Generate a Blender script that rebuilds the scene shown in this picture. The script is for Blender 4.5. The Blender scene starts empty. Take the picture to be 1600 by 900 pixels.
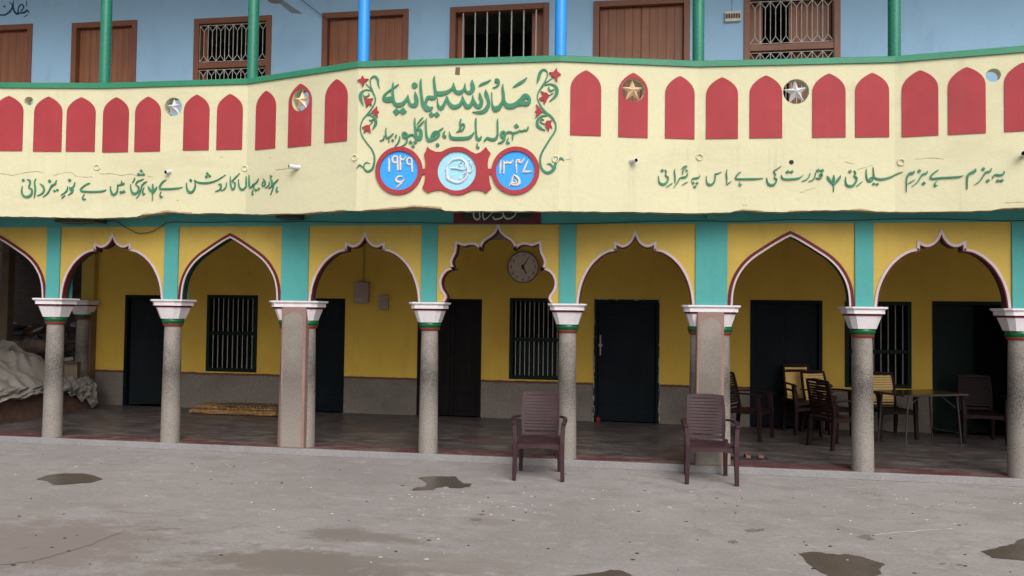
import bpy, bmesh, math, random
from math import radians, sin, cos, pi, sqrt, atan2
from mathutils import Vector, Matrix, noise
random.seed(7)
SC = bpy.context.scene
COL = SC.collection

# ------------------------------------------------------------------ camera
HC = 1.84
CAM = Vector((0.0, -9.216, HC))
FPX = 1188.5
def cam_axes(yaw, pitch, roll):
    f = Vector((-sin(yaw)*cos(pitch), cos(yaw)*cos(pitch), sin(pitch)))
    r = Vector((cos(yaw), sin(yaw), 0.0))
    u = r.cross(f)
    return cos(roll)*r+sin(roll)*u, -sin(roll)*r+cos(roll)*u, f
CR, CU, CF = cam_axes(radians(8.816), radians(1.70), radians(0.6956))
cd = bpy.data.cameras.new('camera')
cam = bpy.data.objects.new('camera', cd); COL.objects.link(cam)
cd.sensor_width = 36.0; cd.lens = 36.0*FPX/1600.0
cd.clip_start = 0.05; cd.clip_end = 2000
cam.matrix_world = Matrix(((CR.x, CU.x, -CF.x, CAM.x), (CR.y, CU.y, -CF.y, CAM.y),
                           (CR.z, CU.z, -CF.z, CAM.z), (0, 0, 0, 1)))
SC.camera = cam

# ------------------------------------------------------------------ light: bright overcast
SUN_EL, SUN_AZ = radians(41), radians(155)      # azimuth measured from +Y towards +X
w = bpy.data.worlds.new('World'); SC.world = w; w.use_nodes = True
nt = w.node_tree; nt.nodes.clear()
sky = nt.nodes.new('ShaderNodeTexSky'); sky.sky_type = 'NISHITA'; sky.sun_disc = False
sky.sun_elevation = SUN_EL; sky.sun_rotation = SUN_AZ
sky.air_density = 1.0; sky.dust_density = 6.0; sky.ozone_density = 1.0
hs = nt.nodes.new('ShaderNodeHueSaturation'); hs.inputs['Saturation'].default_value = 0.30
bg = nt.nodes.new('ShaderNodeBackground'); bg.inputs['Strength'].default_value = 0.14
wo = nt.nodes.new('ShaderNodeOutputWorld')
nt.links.new(sky.outputs[0], hs.inputs['Color']); nt.links.new(hs.outputs[0], bg.inputs['Color'])
nt.links.new(bg.outputs[0], wo.inputs['Surface'])
sl = bpy.data.lights.new('sun', 'SUN'); sl.energy = 1.0; sl.angle = radians(45); sl.color = (1.0, 0.975, 0.945)
so = bpy.data.objects.new('sun', sl); COL.objects.link(so)
sd = Vector((sin(SUN_AZ)*cos(SUN_EL), cos(SUN_AZ)*cos(SUN_EL), sin(SUN_EL)))
so.rotation_euler = sd.to_track_quat('Z', 'Y').to_euler(); so.location = sd*30
SC.view_settings.view_transform = 'Standard'; SC.view_settings.look = 'None'
SC.view_settings.exposure = 0.09; SC.view_settings.gamma = 1.0
SC.view_settings.use_curve_mapping = False
try:
    SC.cycles.max_bounces = 8; SC.cycles.diffuse_bounces = 5
except Exception:
    pass

# ------------------------------------------------------------------ measuring helpers (photo pixel -> point on a real plane)
def ray(x, y):
    return CF + CR*((x-800)/FPX) - CU*((y-450)/FPX)
def onY(x, y, Y):
    d = ray(x, y); return CAM + d*((Y-CAM.y)/d.y)
def onX(x, y, X):
    d = ray(x, y); return CAM + d*((X-CAM.x)/d.x)
def onZ(x, y, Z):
    d = ray(x, y); return CAM + d*((Z-CAM.z)/d.z)
def proj(p):
    d = Vector(p)-CAM; z = d.dot(CF)
    return (800+FPX*d.dot(CR)/z, 450-FPX*d.dot(CU)/z)

# ------------------------------------------------------------------ materials
def new_mat(name):
    m = bpy.data.materials.new(name); m.use_nodes = True
    n = m.node_tree.nodes; l = m.node_tree.links
    return m, n, l, n['Principled BSDF']
def N(n, t, **kw):
    x = n.new(t)
    for k, v in kw.items():
        if k in x.inputs: x.inputs[k].default_value = v
        else: setattr(x, k, v)
    return x
def mixc(n, l, fac, a, b, mode='MIX'):
    x = n.new('ShaderNodeMix'); x.data_type = 'RGBA'; x.blend_type = mode
    for sock, v in ((x.inputs[0], fac), (x.inputs[6], a), (x.inputs[7], b)):
        if hasattr(v, 'is_linked') or hasattr(v, 'links'): l.new(v, sock)
        elif isinstance(v, (int, float)): sock.default_value = v
        else: sock.default_value = (*v[:3], 1)
    return x.outputs[2]
def ramp(n, l, src, p0, p1, c0=(0,0,0), c1=(1,1,1)):
    r = n.new('ShaderNodeValToRGB'); l.new(src, r.inputs[0])
    r.color_ramp.elements[0].position = p0; r.color_ramp.elements[1].position = p1
    r.color_ramp.elements[0].color = (*c0, 1); r.color_ramp.elements[1].color = (*c1, 1)
    return r.outputs[0]
def coords(n, l, scale=(1,1,1)):
    tc = n.new('ShaderNodeTexCoord'); mp = n.new('ShaderNodeMapping')
    mp.inputs['Scale'].default_value = scale
    l.new(tc.outputs['Object'], mp.inputs['Vector']); return mp.outputs[0]
def noi(n, l, v, scale, detail=5, rough=.6):
    x = n.new('ShaderNodeTexNoise'); x.inputs['Scale'].default_value = scale
    x.inputs['Detail'].default_value = detail; x.inputs['Roughness'].default_value = rough
    l.new(v, x.inputs['Vector']); return x.outputs['Fac']
def bumpn(n, l, b, h, strength, dist=.01):
    x = n.new('ShaderNodeBump'); x.inputs['Strength'].default_value = strength
    x.inputs['Distance'].default_value = dist; l.new(h, x.inputs['Height'])
    l.new(x.outputs[0], b.inputs['Normal'])
def mul(c, k): return tuple(min(1.0, v*k) for v in c)
def paint(name, col, rough=.55, var=.10, scale=1.6, bump=.25, bscale=18, dirt=None, damt=.5, dlo=.52, dhi=.75,
          dscale=(2.5,2.5,1.2), spec=.4, fine=.06, streak=None, samt=.3):
    m, n, l, b = new_mat(name)
    v = coords(n, l)
    f = noi(n, l, v, scale, 5)
    c = mixc(n, l, ramp(n, l, f, .3, .7), mul(col, 1-var), mul(col, 1+var))
    f2 = noi(n, l, v, 45, 3)
    c = mixc(n, l, fine*4, c, mixc(n, l, ramp(n, l, f2, .35, .65), mul(col, .75), mul(col, 1.2)))
    if dirt:
        v2 = coords(n, l, dscale)
        d = ramp(n, l, noi(n, l, v2, 1.0, 8, .68), dlo, dhi)
        mm = n.new('ShaderNodeMath'); mm.operation = 'MULTIPLY'; mm.inputs[1].default_value = damt
        l.new(d, mm.inputs[0]); c = mixc(n, l, mm.outputs[0], c, dirt)
    if streak:      # rain streaks and scuffs: narrow, long, uneven
        s1 = ramp(n, l, noi(n, l, coords(n, l, (7,7,.30)), 1.0, 6, .7), .54, .72)
        s2 = ramp(n, l, noi(n, l, coords(n, l, (.8,.8,1.6)), 1.0, 7, .7), .46, .66)
        c = mixc(n, l, mixc(n, l, samt, (0,0,0), mixc(n, l, 1.0, s1, s2, 'MULTIPLY')), c, streak)
    l.new(c, b.inputs['Base Color'])
    rr = n.new('ShaderNodeMapRange'); rr.inputs['To Min'].default_value = max(.05, rough-.1); rr.inputs['To Max'].default_value = min(1, rough+.12)
    l.new(f2, rr.inputs['Value']); l.new(rr.outputs[0], b.inputs['Roughness'])
    b.inputs['Specular IOR Level'].default_value = spec
    if bump: bumpn(n, l, b, noi(n, l, v, bscale, 6, .65), bump, .012)
    return m

M = {}
M['cream'] = paint('cream_wash', (.64,.61,.405), .75, .05, .9, .55, 7, dirt=(.53,.485,.315), damt=.65, dscale=(.7,.7,2.4), spec=.2, fine=.025, streak=(.36,.33,.24), samt=.45)
M['red'] = paint('red_paint', (.36,.046,.055), .6, .09, 2.5, .15, 14, dirt=(.27,.05,.05), damt=.6, spec=.2, fine=.03, streak=(.42,.12,.11), samt=.5)
M['coping'] = paint('green_coping_paint', (.03,.215,.115), .42, .12, 3, .25, 14, dirt=(.10,.25,.17), damt=.5)
M['green'] = paint('green_letter_paint', (.055,.215,.125), .55, .16, 6, .2, 30, dirt=(.10,.27,.19), damt=.5, dscale=(5,5,5), spec=.25)
M['bluewall'] = paint('blue_wash', (.35,.56,.775), .75, .05, .8, .25, 9, dirt=(.24,.41,.60), damt=.5, fine=.02)
M['bluepost'] = paint('blue_enamel', (.03,.30,.80), .3, .06, 3, .05, 20)
M['greenpost'] = paint('green_enamel', (.02,.19,.12), .28, .1, 3, .05, 20)
M['teal'] = paint('teal_wash', (.075,.315,.300), .75, .07, 1.2, .3, 10, dirt=(.06,.235,.225), spec=.2, streak=(.10,.19,.17), samt=.5, damt=.5, fine=.03)
M['white'] = paint('white_lime', (.72,.68,.71), .6, .05, 4, .25, 22, dirt=(.50,.45,.44), damt=.5, fine=.03)
M['archwhite_shaded'] = paint('arch_trim_lime_shaded', (.50,.43,.44), .65, .06, 4, .25, 22, dirt=(.36,.30,.30), damt=.5, fine=.03)  # white lime made darker so the trim carries its shade in the colour
M['maroon'] = paint('maroon_paint', (.115,.012,.020), .5, .12, 6, .15, 25, spec=.2)
M['dkgreen'] = paint('dark_green_paint', (.008,.032,.024), .5, .2, 5, .15, 25, spec=.15)
M['maroonred'] = paint('red_cloth', (.19,.018,.018), .9, .15, 9, .3, 40)
M['ringgreen'] = paint('collar_green_gloss', (.006,.10,.035), .22, .12, 8, .1, 25)
M['ringred'] = paint('collar_red', (.24,.022,.02), .4, .15, 9, .1, 25)
M['arch'] = paint('arch_yellow_wash', (.48,.34,.075), .75, .06, 1.3, .3, 9, dirt=(.36,.25,.07), damt=.6, fine=.03, spec=.2, streak=(.22,.16,.07), samt=.45)
M['wood'] = paint('varnished_wood', (.31,.118,.055), .4, .15, 3, .1, 20, dirt=(.20,.075,.042), damt=.7, dscale=(16,16,.8), dlo=.42, dhi=.62)
M['woodframe'] = paint('varnished_frame_wood', (.22,.080,.043), .42, .12, 3, .1, 20, dirt=(.14,.05,.03), damt=.6, dscale=(9,9,1.5))
M['wooddark'] = paint('dark_panel_wood', (.010,.007,.008), .42, .2, 3, .2, 20, spec=.08, dirt=(.024,.019,.019), damt=.5, dscale=(12,12,1))
M['doordark'] = paint('blackish_green_door', (.005,.009,.012), .42, .3, 2, .25, 12, spec=.08, dirt=(.014,.020,.025), damt=.6, dscale=(6,6,1.2))
M['doorgreen'] = paint('dark_green_door', (.007,.017,.015), .42, .25, 2, .25, 12, spec=.08, dirt=(.016,.025,.024), damt=.5, dscale=(6,6,1.2))
M['flake'] = paint('flaked_whitewash', (.42,.38,.34), .8, .25, 20, .5, 40)
M['bar'] = paint('window_bar', (.36,.33,.30), .45, .2, 9, .05, 30)
M['grille'] = paint('white_grille', (.60,.57,.52), .4, .1, 9, .05, 30)
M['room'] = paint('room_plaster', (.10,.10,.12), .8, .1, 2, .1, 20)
M['brown'] = paint('brown_metal', (.15,.09,.06), .5, .15, 6, .1, 20)
M['gold'] = paint('gold_star_paint', (.72,.54,.34), .4, .1, 9, .1, 30)
M['silver'] = paint('silver_star_paint', (.62,.62,.64), .4, .08, 9, .1, 30)
M['beige'] = paint('beige_numeral_paint', (.72,.62,.50), .5, .08, 9, .1, 30)
M['lilac'] = paint('pale_emblem_paint', (.62,.62,.74), .5, .06, 9, .1, 30)
M['discblue'] = paint('bright_blue_paint', (.035,.34,.90), .5, .05, 5, .12, 25)
M['discpale'] = paint('pale_blue_paint', (.33,.66,.78), .55, .05, 5, .12, 25)
M['pvc'] = paint('pvc_pipe', (.62,.62,.66), .4, .06, 9, .05, 30)
M['black'] = paint('black_void', (.01,.01,.012), .6, .1, 9, .05, 30)
M['crack'] = paint('crack_brown', (.34,.27,.16), .9, .2, 30, 0, 30)  # brown of the thin cracks in the worn plaster
M['tan'] = paint('broken_plaster', (.40,.29,.16), .9, .3, 12, .6, 30)
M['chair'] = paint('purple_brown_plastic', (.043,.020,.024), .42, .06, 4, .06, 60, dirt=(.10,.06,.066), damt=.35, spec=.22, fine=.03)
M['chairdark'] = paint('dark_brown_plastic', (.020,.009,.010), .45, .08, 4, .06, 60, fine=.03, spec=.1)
M['chairyellow'] = paint('yellow_plastic', (.80,.53,.17), .4, .06, 4, .06, 60, fine=.03)
M['metal'] = paint('dull_metal', (.045,.042,.042), .45, .15, 8, .05, 40)
M['tabletop'] = paint('table_laminate', (.06,.042,.03), .2, .2, 5, .05, 40)
M['bladegrey'] = paint('fan_blade_grey', (.40,.44,.48), .5, .06, 9, .05, 30)
M['meter'] = paint('meter_grey', (.36,.27,.22), .5, .1, 9, .1, 30)
M['sign'] = paint('sign_green_black', (.012,.035,.026), .35, .2, 4, .05, 30)
M['signred'] = paint('sign_maroon', (.10,.012,.018), .35, .2, 4, .05, 30)
M['signtext'] = paint('sign_letter', (.55,.50,.44), .5, .1, 9, .05, 30)
M['navy'] = paint('navy_wall_paint', (.02,.045,.14), .6, .15, 9, .05, 30)
M['clockface'] = paint('clock_face', (.66,.54,.44), .4, .05, 9, .02, 30)
M['clockrim'] = paint('clock_rim', (.20,.16,.13), .3, .1, 9, .02, 30)
M['tarp'] = paint('grey_tarpaulin', (.225,.205,.185), .9, .15, 3, .4, 40, dirt=(.17,.145,.12), damt=.7, dscale=(3,3,3), spec=.08)
M['heap'] = paint('rubble', (.075,.05,.042), .9, .45, 7, 1.0, 14, dirt=(.20,.15,.13), damt=.6, dscale=(9,9,9))
M['cardboard'] = paint('cardboard', (.17,.125,.085), .8, .15, 5, .2, 30)
M['oldwood'] = paint('weathered_wood', (.085,.058,.036), .85, .25, 5, .4, 30)
M['scrapblue'] = paint('scrap_blue', (.03,.035,.055), .6, .2, 9, .2, 30)
M['scrapwhite'] = paint('scrap_white', (.40,.39,.38), .7, .2, 9, .2, 30)
M['rug'] = paint('mustard_rug', (.30,.165,.06), .9, .2, 14, .6, 90, dirt=(.10,.05,.025), damt=.8, dscale=(22,6,30), dlo=.5, dhi=.56)
M['rugdark'] = paint('rug_dark_pattern', (.055,.035,.022), .9, .2, 14, .6, 90, dirt=(.38,.24,.10), damt=.9, dscale=(30,30,40), dlo=.52, dhi=.56)
M['soffit'] = paint('soffit_lime', (.34,.36,.32), .8, .12, 2, .3, 12)
M['cable'] = paint('cable_sheath', (.03,.05,.045), .5, .1, 9, 0, 30)
M['sandalred'] = paint('sandal_strap', (.16,.045,.03), .6, .15, 9, .1, 60)
M['sandalblack'] = paint('sandal_black', (.015,.015,.02), .6, .15, 9, .1, 60)

def terrazzo(name, base, dark, amount, zc=None, zw=.4, pscale=60, tint=None):
    m, n, l, b = new_mat(name); v = coords(n, l)
    vo = n.new('ShaderNodeTexVoronoi'); vo.inputs['Scale'].default_value = pscale*1.7; l.new(v, vo.inputs['Vector'])
    big = noi(n, l, v, 3, 6)
    c = mixc(n, l, ramp(n, l, big, .3, .7), mul(base, .86), mul(base, 1.1))
    chips = ramp(n, l, vo.outputs['Color'], .25, .75)
    c = mixc(n, l, .22, c, mixc(n, l, chips, mul(base, .62), mul(base, 1.3)))
    sp = noi(n, l, v, 80, 4, .7)
    if zc is not None:
        sx = n.new('ShaderNodeSeparateXYZ'); tc = n.new('ShaderNodeTexCoord'); l.new(tc.outputs['Object'], sx.inputs[0])
        a = n.new('ShaderNodeMath'); a.operation = 'SUBTRACT'; l.new(sx.outputs['Z'], a.inputs[0]); a.inputs[1].default_value = zc
        wob = n.new('ShaderNodeMath'); wob.operation = 'MULTIPLY_ADD'; l.new(big, wob.inputs[0]); wob.inputs[1].default_value = .7
        l.new(a.outputs[0], wob.inputs[2])
        a2 = n.new('ShaderNodeMath'); a2.operation = 'SUBTRACT'; l.new(wob.outputs[0], a2.inputs[0]); a2.inputs[1].default_value = .35
        ab = n.new('ShaderNodeMath'); ab.operation = 'ABSOLUTE'; l.new(a2.outputs[0], ab.inputs[0])
        mr = n.new('ShaderNodeMapRange'); l.new(ab.outputs[0], mr.inputs['Value'])
        mr.inputs['From Min'].default_value = 0; mr.inputs['From Max'].default_value = zw
        mr.inputs['To Min'].default_value = .13; mr.inputs['To Max'].default_value = 0
        ad = n.new('ShaderNodeMath'); l.new(sp, ad.inputs[0]); l.new(mr.outputs[0], ad.inputs[1])
        f = ramp(n, l, ad.outputs[0], .55, .66)
        gm = n.new('ShaderNodeMapRange'); l.new(mr.outputs[0], gm.inputs['Value']); gm.inputs['From Max'].default_value = .13; gm.inputs['To Max'].default_value = .55
        c = mixc(n, l, gm.outputs[0], c, mul(base, .42))
    else:
        f = ramp(n, l, sp, .56, .68)
    mm = n.new('ShaderNodeMath'); mm.operation = 'MULTIPLY'; mm.inputs[1].default_value = amount; l.new(f, mm.inputs[0])
    c = mixc(n, l, mm.outputs[0], c, dark)
    l.new(c, b.inputs['Base Color']); b.inputs['Roughness'].default_value = .55
    b.inputs['Specular IOR Level'].default_value = .25
    bumpn(n, l, b, sp, .12, .005)
    return m
M['column'] = terrazzo('column_terrazzo', (.27,.243,.217), (.04,.036,.036), .75, zc=1.02, zw=.5)
M['pier'] = terrazzo('pier_terrazzo', (.27,.238,.208), (.11,.095,.085), .5, zc=1.0, zw=.7)
M['pierpink'] = terrazzo('pier_pink_terrazzo', (.27,.175,.15), (.12,.07,.06), .5)
M['kerb'] = terrazzo('kerb_terrazzo', (.27,.26,.26), (.05,.05,.05), .75, pscale=45)

def wall_paint(name):
    """yellow wash above a grey cement dado with a brown painted line between"""
    m, n, l, b = new_mat(name); v = coords(n, l)
    tc = n.new('ShaderNodeTexCoord'); sx = n.new('ShaderNodeSeparateXYZ'); l.new(tc.outputs['Object'], sx.inputs[0])
    big = noi(n, l, v, 1.1, 6); fine = noi(n, l, v, 30, 5, .7)
    z = n.new('ShaderNodeMath'); z.operation = 'MULTIPLY_ADD'; l.new(noi(n, l, v, 7, 4), z.inputs[0]); z.inputs[1].default_value = .03; l.new(sx.outputs['Z'], z.inputs[2])
    y = mixc(n, l, ramp(n, l, big, .3, .7), (.60,.37,.055), (.70,.465,.075))
    y = mixc(n, l, mixc(n, l, .5, ramp(n, l, noi(n, l, coords(n, l, (3,3,1)), 1.3, 7, .7), .55, .75), (0,0,0)), y, (.45,.265,.05))
    g = mixc(n, l, ramp(n, l, fine, .3, .7), (.125,.105,.09), (.245,.21,.18))
    g = mixc(n, l, ramp(n, l, big, .45, .75), g, (.115,.098,.088))
    br = (.12,.05,.035)
    c = mixc(n, l, ramp(n, l, z.outputs[0], .672, .676), g, br)
    c = mixc(n, l, ramp(n, l, z.outputs[0], .712, .716), c, y)
    l.new(c, b.inputs['Base Color']); b.inputs['Roughness'].default_value = .72
    b.inputs['Specular IOR Level'].default_value = .3
    bumpn(n, l, b, noi(n, l, v, 12, 6, .65), .3, .012)
    return m
M['backwall'] = wall_paint('yellow_wall_with_dado')

def brick_mat(name, c1, c2, mortar, sc=1.0, rot=None):
    m, n, l, b = new_mat(name)
    tc = n.new('ShaderNodeTexCoord'); mp = n.new('ShaderNodeMapping')
    mp.inputs['Rotation'].default_value = rot or (radians(90), 0, 0)
    l.new(tc.outputs['Object'], mp.inputs['Vector'])
    bt = n.new('ShaderNodeTexBrick'); l.new(mp.outputs[0], bt.inputs['Vector'])
    bt.inputs['Color1'].default_value = (*c1, 1); bt.inputs['Color2'].default_value = (*c2, 1); bt.inputs['Mortar'].default_value = (*mortar, 1)
    bt.inputs['Scale'].default_value = sc; bt.inputs['Brick Width'].default_value = .24; bt.inputs['Row Height'].default_value = .085
    bt.inputs['Mortar Size'].default_value = .012
    f = noi(n, l, tc.outputs['Object'], 9, 6, .7)
    c = mixc(n, l, ramp(n, l, f, .3, .75), mixc(n, l, .55, bt.outputs['Color'], (.03,.02,.018)), bt.outputs['Color'])
    l.new(c, b.inputs['Base Color']); b.inputs['Roughness'].default_value = .9
    inv = n.new('ShaderNodeMath'); inv.operation = 'SUBTRACT'; inv.inputs[0].default_value = 1; l.new(bt.outputs['Fac'], inv.inputs[1])
    ad = n.new('ShaderNodeMath'); l.new(inv.outputs[0], ad.inputs[0]); l.new(f, ad.inputs[1])
    bumpn(n, l, b, ad.outputs[0], .8, .015)
    return m
M['brick'] = brick_mat('old_red_brick', (.20,.085,.055), (.14,.06,.042), (.13,.10,.085), rot=(0, radians(90), radians(90)))
M['brickyard'] = brick_mat('dark_brick', (.085,.06,.05), (.06,.045,.04), (.045,.04,.038))  # brickyard is a darker tone than the low wall's brick

def floor_mat():
    m, n, l, b = new_mat('polished_cement_floor'); v = coords(n, l)
    f = noi(n, l, v, 1.6, 8, .7); f2 = noi(n, l, v, 11, 6, .7)
    c = mixc(n, l, ramp(n, l, f, .3, .7), (.036,.031,.031), (.088,.076,.074))
    c = mixc(n, l, mixc(n, l, .6, ramp(n, l, f2, .55, .7), (0,0,0)), c, (.18,.16,.155))
    f3 = noi(n, l, coords(n, l, (1,2.6,1)), 2.6, 10, .75); f4 = noi(n, l, coords(n, l, (1,1.5,1)), 1.1, 8, .7)
    c = mixc(n, l, mixc(n, l, .75, (0,0,0), ramp(n, l, f3, .46, .60)), c, (.165,.147,.143))
    c = mixc(n, l, mixc(n, l, .6, (0,0,0), ramp(n, l, f4, .50, .62)), c, (.080,.038,.038))
    l.new(c, b.inputs['Base Color'])
    l.new(ramp(n, l, f, .25, .8, (.30,.30,.30), (.45,.45,.45)), b.inputs['Roughness'])
    b.inputs['Specular IOR Level'].default_value = .22
    bumpn(n, l, b, f2, .12, .01)
    return m
M['floor'] = floor_mat()
M['redstrip'] = paint('red_oxide_floor', (.105,.040,.044), .5, .2, 5, .2, 20, dirt=(.17,.13,.12), damt=.95, dscale=(3,6,4), dlo=.46, dhi=.62, spec=.25)

def ground_mat():
    m, n, l, b = new_mat('worn_concrete'); v = coords(n, l)
    f = noi(n, l, v, .45, 8, .62); f2 = noi(n, l, coords(n, l, (1.2,2.4,1)), 1.9, 8, .68); f3 = noi(n, l, v, 38, 6, .7); f4 = noi(n, l, coords(n, l, (1,1.8,1)), 3.6, 10, .72)
    c = mixc(n, l, ramp(n, l, f, .36, .64), (.250,.226,.216), (.335,.309,.298))
    c = mixc(n, l, mixc(n, l, .75, (0,0,0), ramp(n, l, f2, .50, .64)), c, (.225,.198,.184))
    c = mixc(n, l, .22, c, mixc(n, l, ramp(n, l, f3, .35, .65), (.15,.135,.13), (.50,.475,.47)))
    c = mixc(n, l, mixc(n, l, .7, (0,0,0), ramp(n, l, f4, .54, .66)), c, (.40,.375,.362))
    f5 = noi(n, l, coords(n, l, (1,2.0,1)), 2.4, 10, .74)
    c = mixc(n, l, mixc(n, l, .7, (0,0,0), ramp(n, l, f5, .56, .66)), c, (.225,.20,.188))
    vc = n.new('ShaderNodeTexVoronoi'); vc.feature = 'DISTANCE_TO_EDGE'; vc.inputs['Scale'].default_value = .55
    wv = n.new('ShaderNodeVectorMath'); wv.operation = 'MULTIPLY_ADD'; nz = n.new('ShaderNodeTexNoise'); nz.inputs['Scale'].default_value = 2.2; nz.inputs['Detail'].default_value = 6
    l.new(v, nz.inputs['Vector']); l.new(nz.outputs['Color'], wv.inputs[0]); wv.inputs[1].default_value = (.7,.7,0); l.new(v, wv.inputs[2]); l.new(wv.outputs[0], vc.inputs['Vector'])
    crk = ramp(n, l, vc.outputs['Distance'], .0, .006, (1,1,1), (0,0,0))
    c = mixc(n, l, mixc(n, l, ramp(n, l, f, .42, .62), (0,0,0), mixc(n, l, .45, (0,0,0), crk)), c, (.12,.105,.095))
    # damp, dirty areas with ragged outlines (front left, middle)
    tc = n.new('ShaderNodeTexCoord')
    def blob(cx, cy, rx, ry, col, amt):
        nonlocal c
        mp = n.new('ShaderNodeMapping'); mp.inputs['Location'].default_value = (-cx/rx, -cy/ry, 0); mp.inputs['Scale'].default_value = (1/rx, 1/ry, 0)
        l.new(tc.outputs['Object'], mp.inputs['Vector'])
        ln = n.new('ShaderNodeVectorMath'); ln.operation = 'LENGTH'; l.new(mp.outputs[0], ln.inputs[0])
        a = n.new('ShaderNodeMath'); a.operation = 'MULTIPLY_ADD'; l.new(noi(n, l, coords(n, l, (1,2.2,1)), 2.8, 11, .78), a.inputs[0]); a.inputs[1].default_value = 3.0
        l.new(ln.outputs['Value'], a.inputs[2])
        mr = ramp(n, l, a.outputs[0], 0.0, 1.0)
        r = n.new('ShaderNodeMapRange'); l.new(a.outputs[0], r.inputs['Value'])
        r.inputs['From Min'].default_value = 2.0; r.inputs['From Max'].default_value = 2.4
        r.inputs['To Min'].default_value = amt; r.inputs['To Max'].default_value = 0
        c = mixc(n, l, r.outputs[0], c, col)
    for (px, py, rx, ry, col, amt) in ((60, 850, 1.3, .9, (.225,.190,.172), .85), (480, 880, 1.25, .42, (.185,.160,.140), .9),
                                       (560, 838, .75, .22, (.190,.165,.146), .8), (330, 905, .8, .4, (.22,.19,.165), .7),
                                       (760, 815, .35, .16, (.22,.19,.17), .6), (700, 880, .9, .3, (.24,.21,.19), .6),
                                       (160, 790, .7, .14, (.26,.225,.205), .5)):
        p = onZ(px, py, 0); blob(p.x, p.y, rx, ry, col, amt)
    l.new(c, b.inputs['Base Color']); b.inputs['Roughness'].default_value = .82; b.inputs['Specular IOR Level'].default_value = .25
    ad = n.new('ShaderNodeMath'); ad.operation = 'MULTIPLY_ADD'; l.new(f3, ad.inputs[0]); ad.inputs[1].default_value = .5; l.new(f4, ad.inputs[2])
    bumpn(n, l, b, ad.outputs[0], .35, .012)
    return m
M['ground'] = ground_mat()
M['wet'] = paint('wet_concrete', (.098,.080,.066), .30, .16, 4, .03, 10, spec=.4, fine=.012, dirt=(.135,.115,.098), damt=.7, dscale=(2.5,4,1))
M['dustdark'] = paint('dried_mud', (.185,.160,.145), .9, .2, 9, .3, 30)
M['chip'] = paint('pale_chips', (.54,.52,.51), .8, .1, 9, .1, 30)
M['leafbit'] = paint('dry_leaf_bits', (.05,.035,.03), .8, .3, 9, .1, 30)

# ------------------------------------------------------------------ mesh builder
class MB:
    def __init__(s): s.v = []; s.f = []; s.m = []; s.cur = 0
    def vert(s, p): s.v.append(Vector(p)); return len(s.v)-1
    def face(s, idx, m=None): s.f.append(list(idx)); s.m.append(s.cur if m is None else m)
    def quad(s, a, b, c, d, m=None): s.face([s.vert(a), s.vert(b), s.vert(c), s.vert(d)], m)
    def box(s, x0, x1, y0, y1, z0, z1, m=None, T=None):
        P = [(x0,y0,z0),(x1,y0,z0),(x1,y1,z0),(x0,y1,z0),(x0,y0,z1),(x1,y0,z1),(x1,y1,z1),(x0,y1,z1)]
        if T is not None: P = [T @ Vector(p) for p in P]
        i = [s.vert(p) for p in P]
        for q in ((0,3,2,1),(4,5,6,7),(0,1,5,4),(1,2,6,5),(2,3,7,6),(3,0,4,7)): s.face([i[k] for k in q], m)
    def loft(s, rings, cap=True, m=None, close=True):
        idx = [[s.vert(p) for p in r] for r in rings]
        n = len(rings[0])
        for a, b in zip(idx, idx[1:]):
            for k in range(n if close else n-1):
                s.face([a[k], a[(k+1) % n], b[(k+1) % n], b[k]], m)
        if cap: s.face(idx[0][::-1], m); s.face(idx[-1], m)
    def tube(s, pts, r, n=8, m=None, cap=True):
        pts = [Vector(p) for p in pts]; rs = r if isinstance(r, (list, tuple)) else [r]*len(pts)
        rings = []; up = None
        for i, p in enumerate(pts):
            t = (pts[min(i+1, len(pts)-1)]-pts[max(i-1, 0)]).normalized()
            if up is None:
                up = Vector((0,0,1)) if abs(t.z) < .9 else Vector((1,0,0))
            a = t.cross(up).normalized(); up = a.cross(t).normalized()
            rings.append([p+rs[i]*(cos(2*pi*k/n)*a+sin(2*pi*k/n)*up) for k in range(n)])
        s.loft(rings, cap, m)
    def lathe(s, prof, c, n=28, m=None, cap=True, axis='Z'):
        rings = []
        for (r, z) in prof:
            rr = []
            for k in range(n):
                a = 2*pi*k/n
                if axis == 'Z': rr.append((c[0]+r*cos(a), c[1]+r*sin(a), c[2]+z))
                else: rr.append((c[0]+r*cos(a), c[1]-z, c[2]+r*sin(a)))
            rings.append(rr)
        s.loft(rings, cap, m)
    def prism(s, front, back, m=None, ms=None, backcap=False):
        a = [s.vert(p) for p in front]; b = [s.vert(p) for p in back]; n = len(a)
        s.face(a, m)
        if backcap: s.face(b[::-1], m)
        for k in range(n): s.face([a[k], b[k], b[(k+1) % n], a[(k+1) % n]], ms if ms is not None else m)
    def build(s, name, mats, parent=None, smooth=False, origin=None, bevel=None):
        me = bpy.data.meshes.new(name)
        o0 = Vector(origin) if origin is not None else Vector((0,0,0))
        me.from_pydata([tuple(p-o0) for p in s.v], [], s.f)
        if not isinstance(mats, (list, tuple)): mats = [mats]
        for mm in mats: me.materials.append(mm)
        for p, mi in zip(me.polygons, s.m): p.material_index = mi; p.use_smooth = bool(smooth)
        bm = bmesh.new(); bm.from_mesh(me)
        bmesh.ops.triangulate(bm, faces=[f for f in bm.faces if len(f.verts) > 4])
        bmesh.ops.recalc_face_normals(bm, faces=bm.faces)
        bm.to_mesh(me); bm.free(); me.update()
        o = bpy.data.objects.new(name, me); COL.objects.link(o)
        if parent is not None: o.parent = parent
        elif origin is not None: o.location = o0
        if smooth == 'auto' or smooth is True:
            try:
                me.set_sharp_from_angle(angle=radians(38))
            except Exception: pass
        if bevel:
            b = o.modifiers.new('bevel', 'BEVEL'); b.width = bevel; b.segments = 2; b.limit_method = 'ANGLE'; b.angle_limit = radians(40)
        return o
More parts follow.
